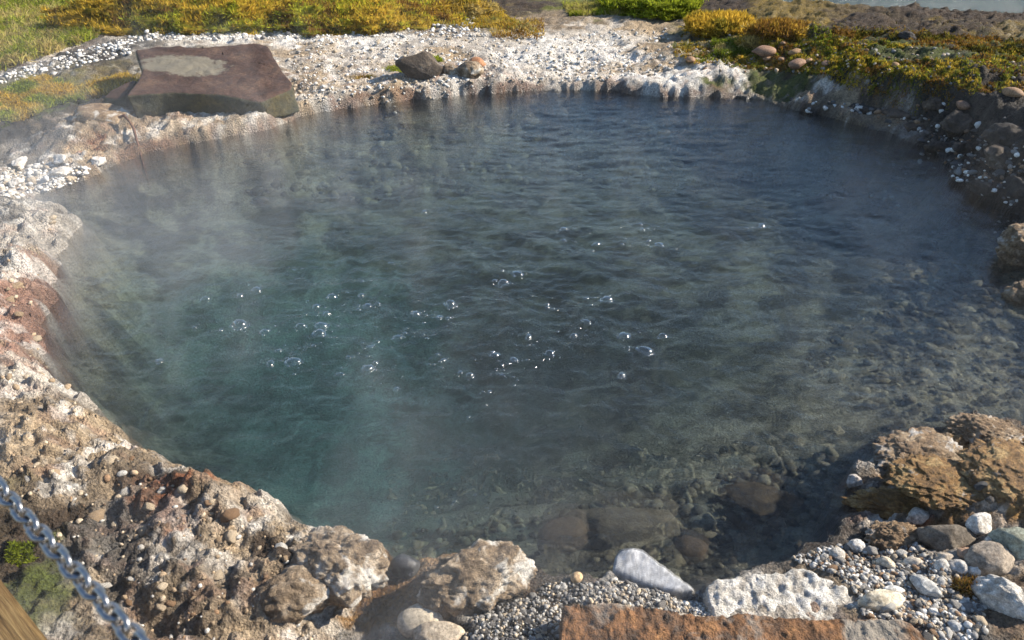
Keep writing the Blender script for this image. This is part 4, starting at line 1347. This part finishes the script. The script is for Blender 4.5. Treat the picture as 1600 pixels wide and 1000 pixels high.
while t < tot:
    a, b = catenary(t - .005), catenary(t + .005)
    d = (b - a).normalized()
    q = d.to_track_quat('X', 'Z').to_matrix().to_4x4()
    roll = Matrix.Rotation((math.pi / 4 + .35) + (math.pi / 2 if k % 2 else 0) + .12 * math.sin(k * 1.9), 4, 'X')
    o = link('link', LINK, None, parent=chain)
    o.matrix_local = Matrix.Translation(catenary(t) - CA) @ q @ roll
    t += PITCHL
    k += 1

def wood_material():
    n = N('weathered_timber')
    mp = n.add('Mapping')
    mp.inputs['Scale'].default_value = (2.0, 40, 40)
    n.link(n.objc(), mp.inputs[0])
    f = n.noise(3.2, 5, .6, mp.outputs[0], .6)
    w = n.noise(14, 3, .6, mp.outputs[0])
    c = n.ramp(f, (.28, (.055, .032, .012)), (.5, (.16, .10, .04)), (.72, (.30, .21, .09)))
    c = n.mix(1.0, c, n.ramp(w, (.3, .75), (.7, 1.2)), 'MULTIPLY')
    n.principled(c, .7, n.bump(f, .004, .7), .3)
    return n.m
WOOD = wood_material()

def box_mesh(name, sx, sy, sz, bev=.006):
    bm = bmesh.new()
    bmesh.ops.create_cube(bm, size=1)
    for v in bm.verts:
        v.co = Vector((v.co.x * sx, v.co.y * sy, v.co.z * sz))
    bmesh.ops.bevel(bm, geom=list(bm.edges), offset=bev, segments=2, affect='EDGES')
    me = bpy.data.meshes.new(name)
    bm.to_mesh(me)
    bm.free()
    me.materials.append(WOOD)
    return me

DECK_Z = .42
flat = Vector((cdir.x, cdir.y, 0)).normalized()
side = Vector((-flat.y, flat.x, 0))                # points to the pool
if side.y < 0:
    side = -side
ang = math.atan2(flat.y, flat.x)
# the outer edge of the timber passes through two points of the picture
e0, e1 = Vector(P(0, 903, DECK_Z + .09)), Vector(P(76, 1000, DECK_Z + .09))
kd = (e1 - e0).normalized()
kang = math.atan2(kd.y, kd.x)
ks = Vector((-kd.y, kd.x, 0))
if ks.y < 0:
    ks = -ks
walk = bpy.data.objects.new('walkway', None)
COL.objects.link(walk)
mid = e0 + kd * .2
walk.location = (mid.x, mid.y, DECK_Z)
walk.rotation_euler = (0, 0, kang)
tag(walk, 'weathered brown timber edge of the viewing walkway below the chain', 'walkway')
sgn = -1 if (Matrix.Rotation(kang, 3, 'Z') @ Vector((0, 1, 0))).dot(ks) > 0 else 1
o = link('edge_beam', box_mesh('edge_beam', 4.0, .12, .10, .012), None, parent=walk, loc=(0, sgn * .06, .04))
for i in range(9):
    o = link('plank', box_mesh('plank', 4.0, .135, .035, .004), None, parent=walk, loc=(.0, sgn * (.19 + .142 * i), -.04))
for x_ in (-1.7, 0.0, 1.7):
    o = link('joist', box_mesh('joist', .1, 1.3, .12, .004), None, parent=walk, loc=(x_, sgn * .68, -.118))
    for y_ in (.12, 1.2):
        o = link('leg', box_mesh('leg', .1, .1, .75, .004), None, parent=walk, loc=(x_ + .101, sgn * y_, -.44))
for e, lb in ((catenary(-.95), 'square timber post holding the far end of the chain'), (catenary(tot), 'square timber post holding the near end of the chain')):
    o = link('chain_post', box_mesh('chain_post', .07, .07, e.z + .10 - .0, .006), None, loc=(e.x, e.y, (e.z + .10) / 2 + .0), rot=(0, 0, ang))
    tag(o, lb, 'post', 'posts of the chain barrier')

# ------------------------------------------------------------------ steam drifting over the pool
def build_steam():
    x0, x1, y0, y1, z0, z1 = -5.2, 4.2, .35, 9.2, .03, 1.25
    me = box_mesh('steam', x1 - x0, y1 - y0, z1 - z0, .001)
    me.materials.clear()
    n = N('steam')
    p = n.pos()
    mp = n.add('Mapping')
    mp.inputs['Scale'].default_value = (1.0, .8, .45)
    mp.inputs['Rotation'].default_value = (.2, .35, .3)
    n.link(p, mp.inputs[0])
    f = n.noise(1.5, 5, .6, mp.outputs[0], 1.3)
    sx = n.add('SeparateXYZ')
    n.link(p, sx.inputs[0])
    x, y, z = sx.outputs
    def ss(v, a, b):
        m = n.add('MapRange', interpolation_type='SMOOTHSTEP')
        n.link(v, m.inputs[0])
        m.inputs[1].default_value, m.inputs[2].default_value = a, b
        return m.outputs[0]
    wisp = n.math('ADD', n.math('MULTIPLY', ss(f, .51, .70), .95), .06)
    left = n.math('ADD', n.math('MULTIPLY', ss(x, 1.2, -2.2), .88), .12)
    left = n.math('MULTIPLY', left, ss(x, -5.1, -4.0))
    edge = n.math('MULTIPLY', n.math('MULTIPLY', ss(x, 4.1, 3.0), ss(y, .4, .95)), n.math('MULTIPLY', ss(y, 9.0, 6.8), n.math('ADD', .22, n.math('MULTIPLY', .78, ss(y, 5.8, 3.8)))))
    hgt = ss(z, 1.22, .15)
    d = n.math('MULTIPLY', n.math('MULTIPLY', wisp, left), n.math('MULTIPLY', edge, hgt))
    d = n.math('MULTIPLY', d, STEAM)
    v = n.add('VolumePrincipled')
    v.inputs['Color'].default_value = (.97, .98, 1, 1)
    v.inputs['Anisotropy'].default_value = .1
    n.link(d, v.inputs['Density'])
    n.link(v.outputs[0], n.out.inputs['Volume'])
    o = link('steam', me, n.m, loc=((x0 + x1) / 2, (y0 + y1) / 2, (z0 + z1) / 2))
    o['kind'] = 'stuff'
    o['label'] = 'thin white steam drifting over the hot water and bank'
    o['category'] = 'steam'
STEAM = .45
build_steam()
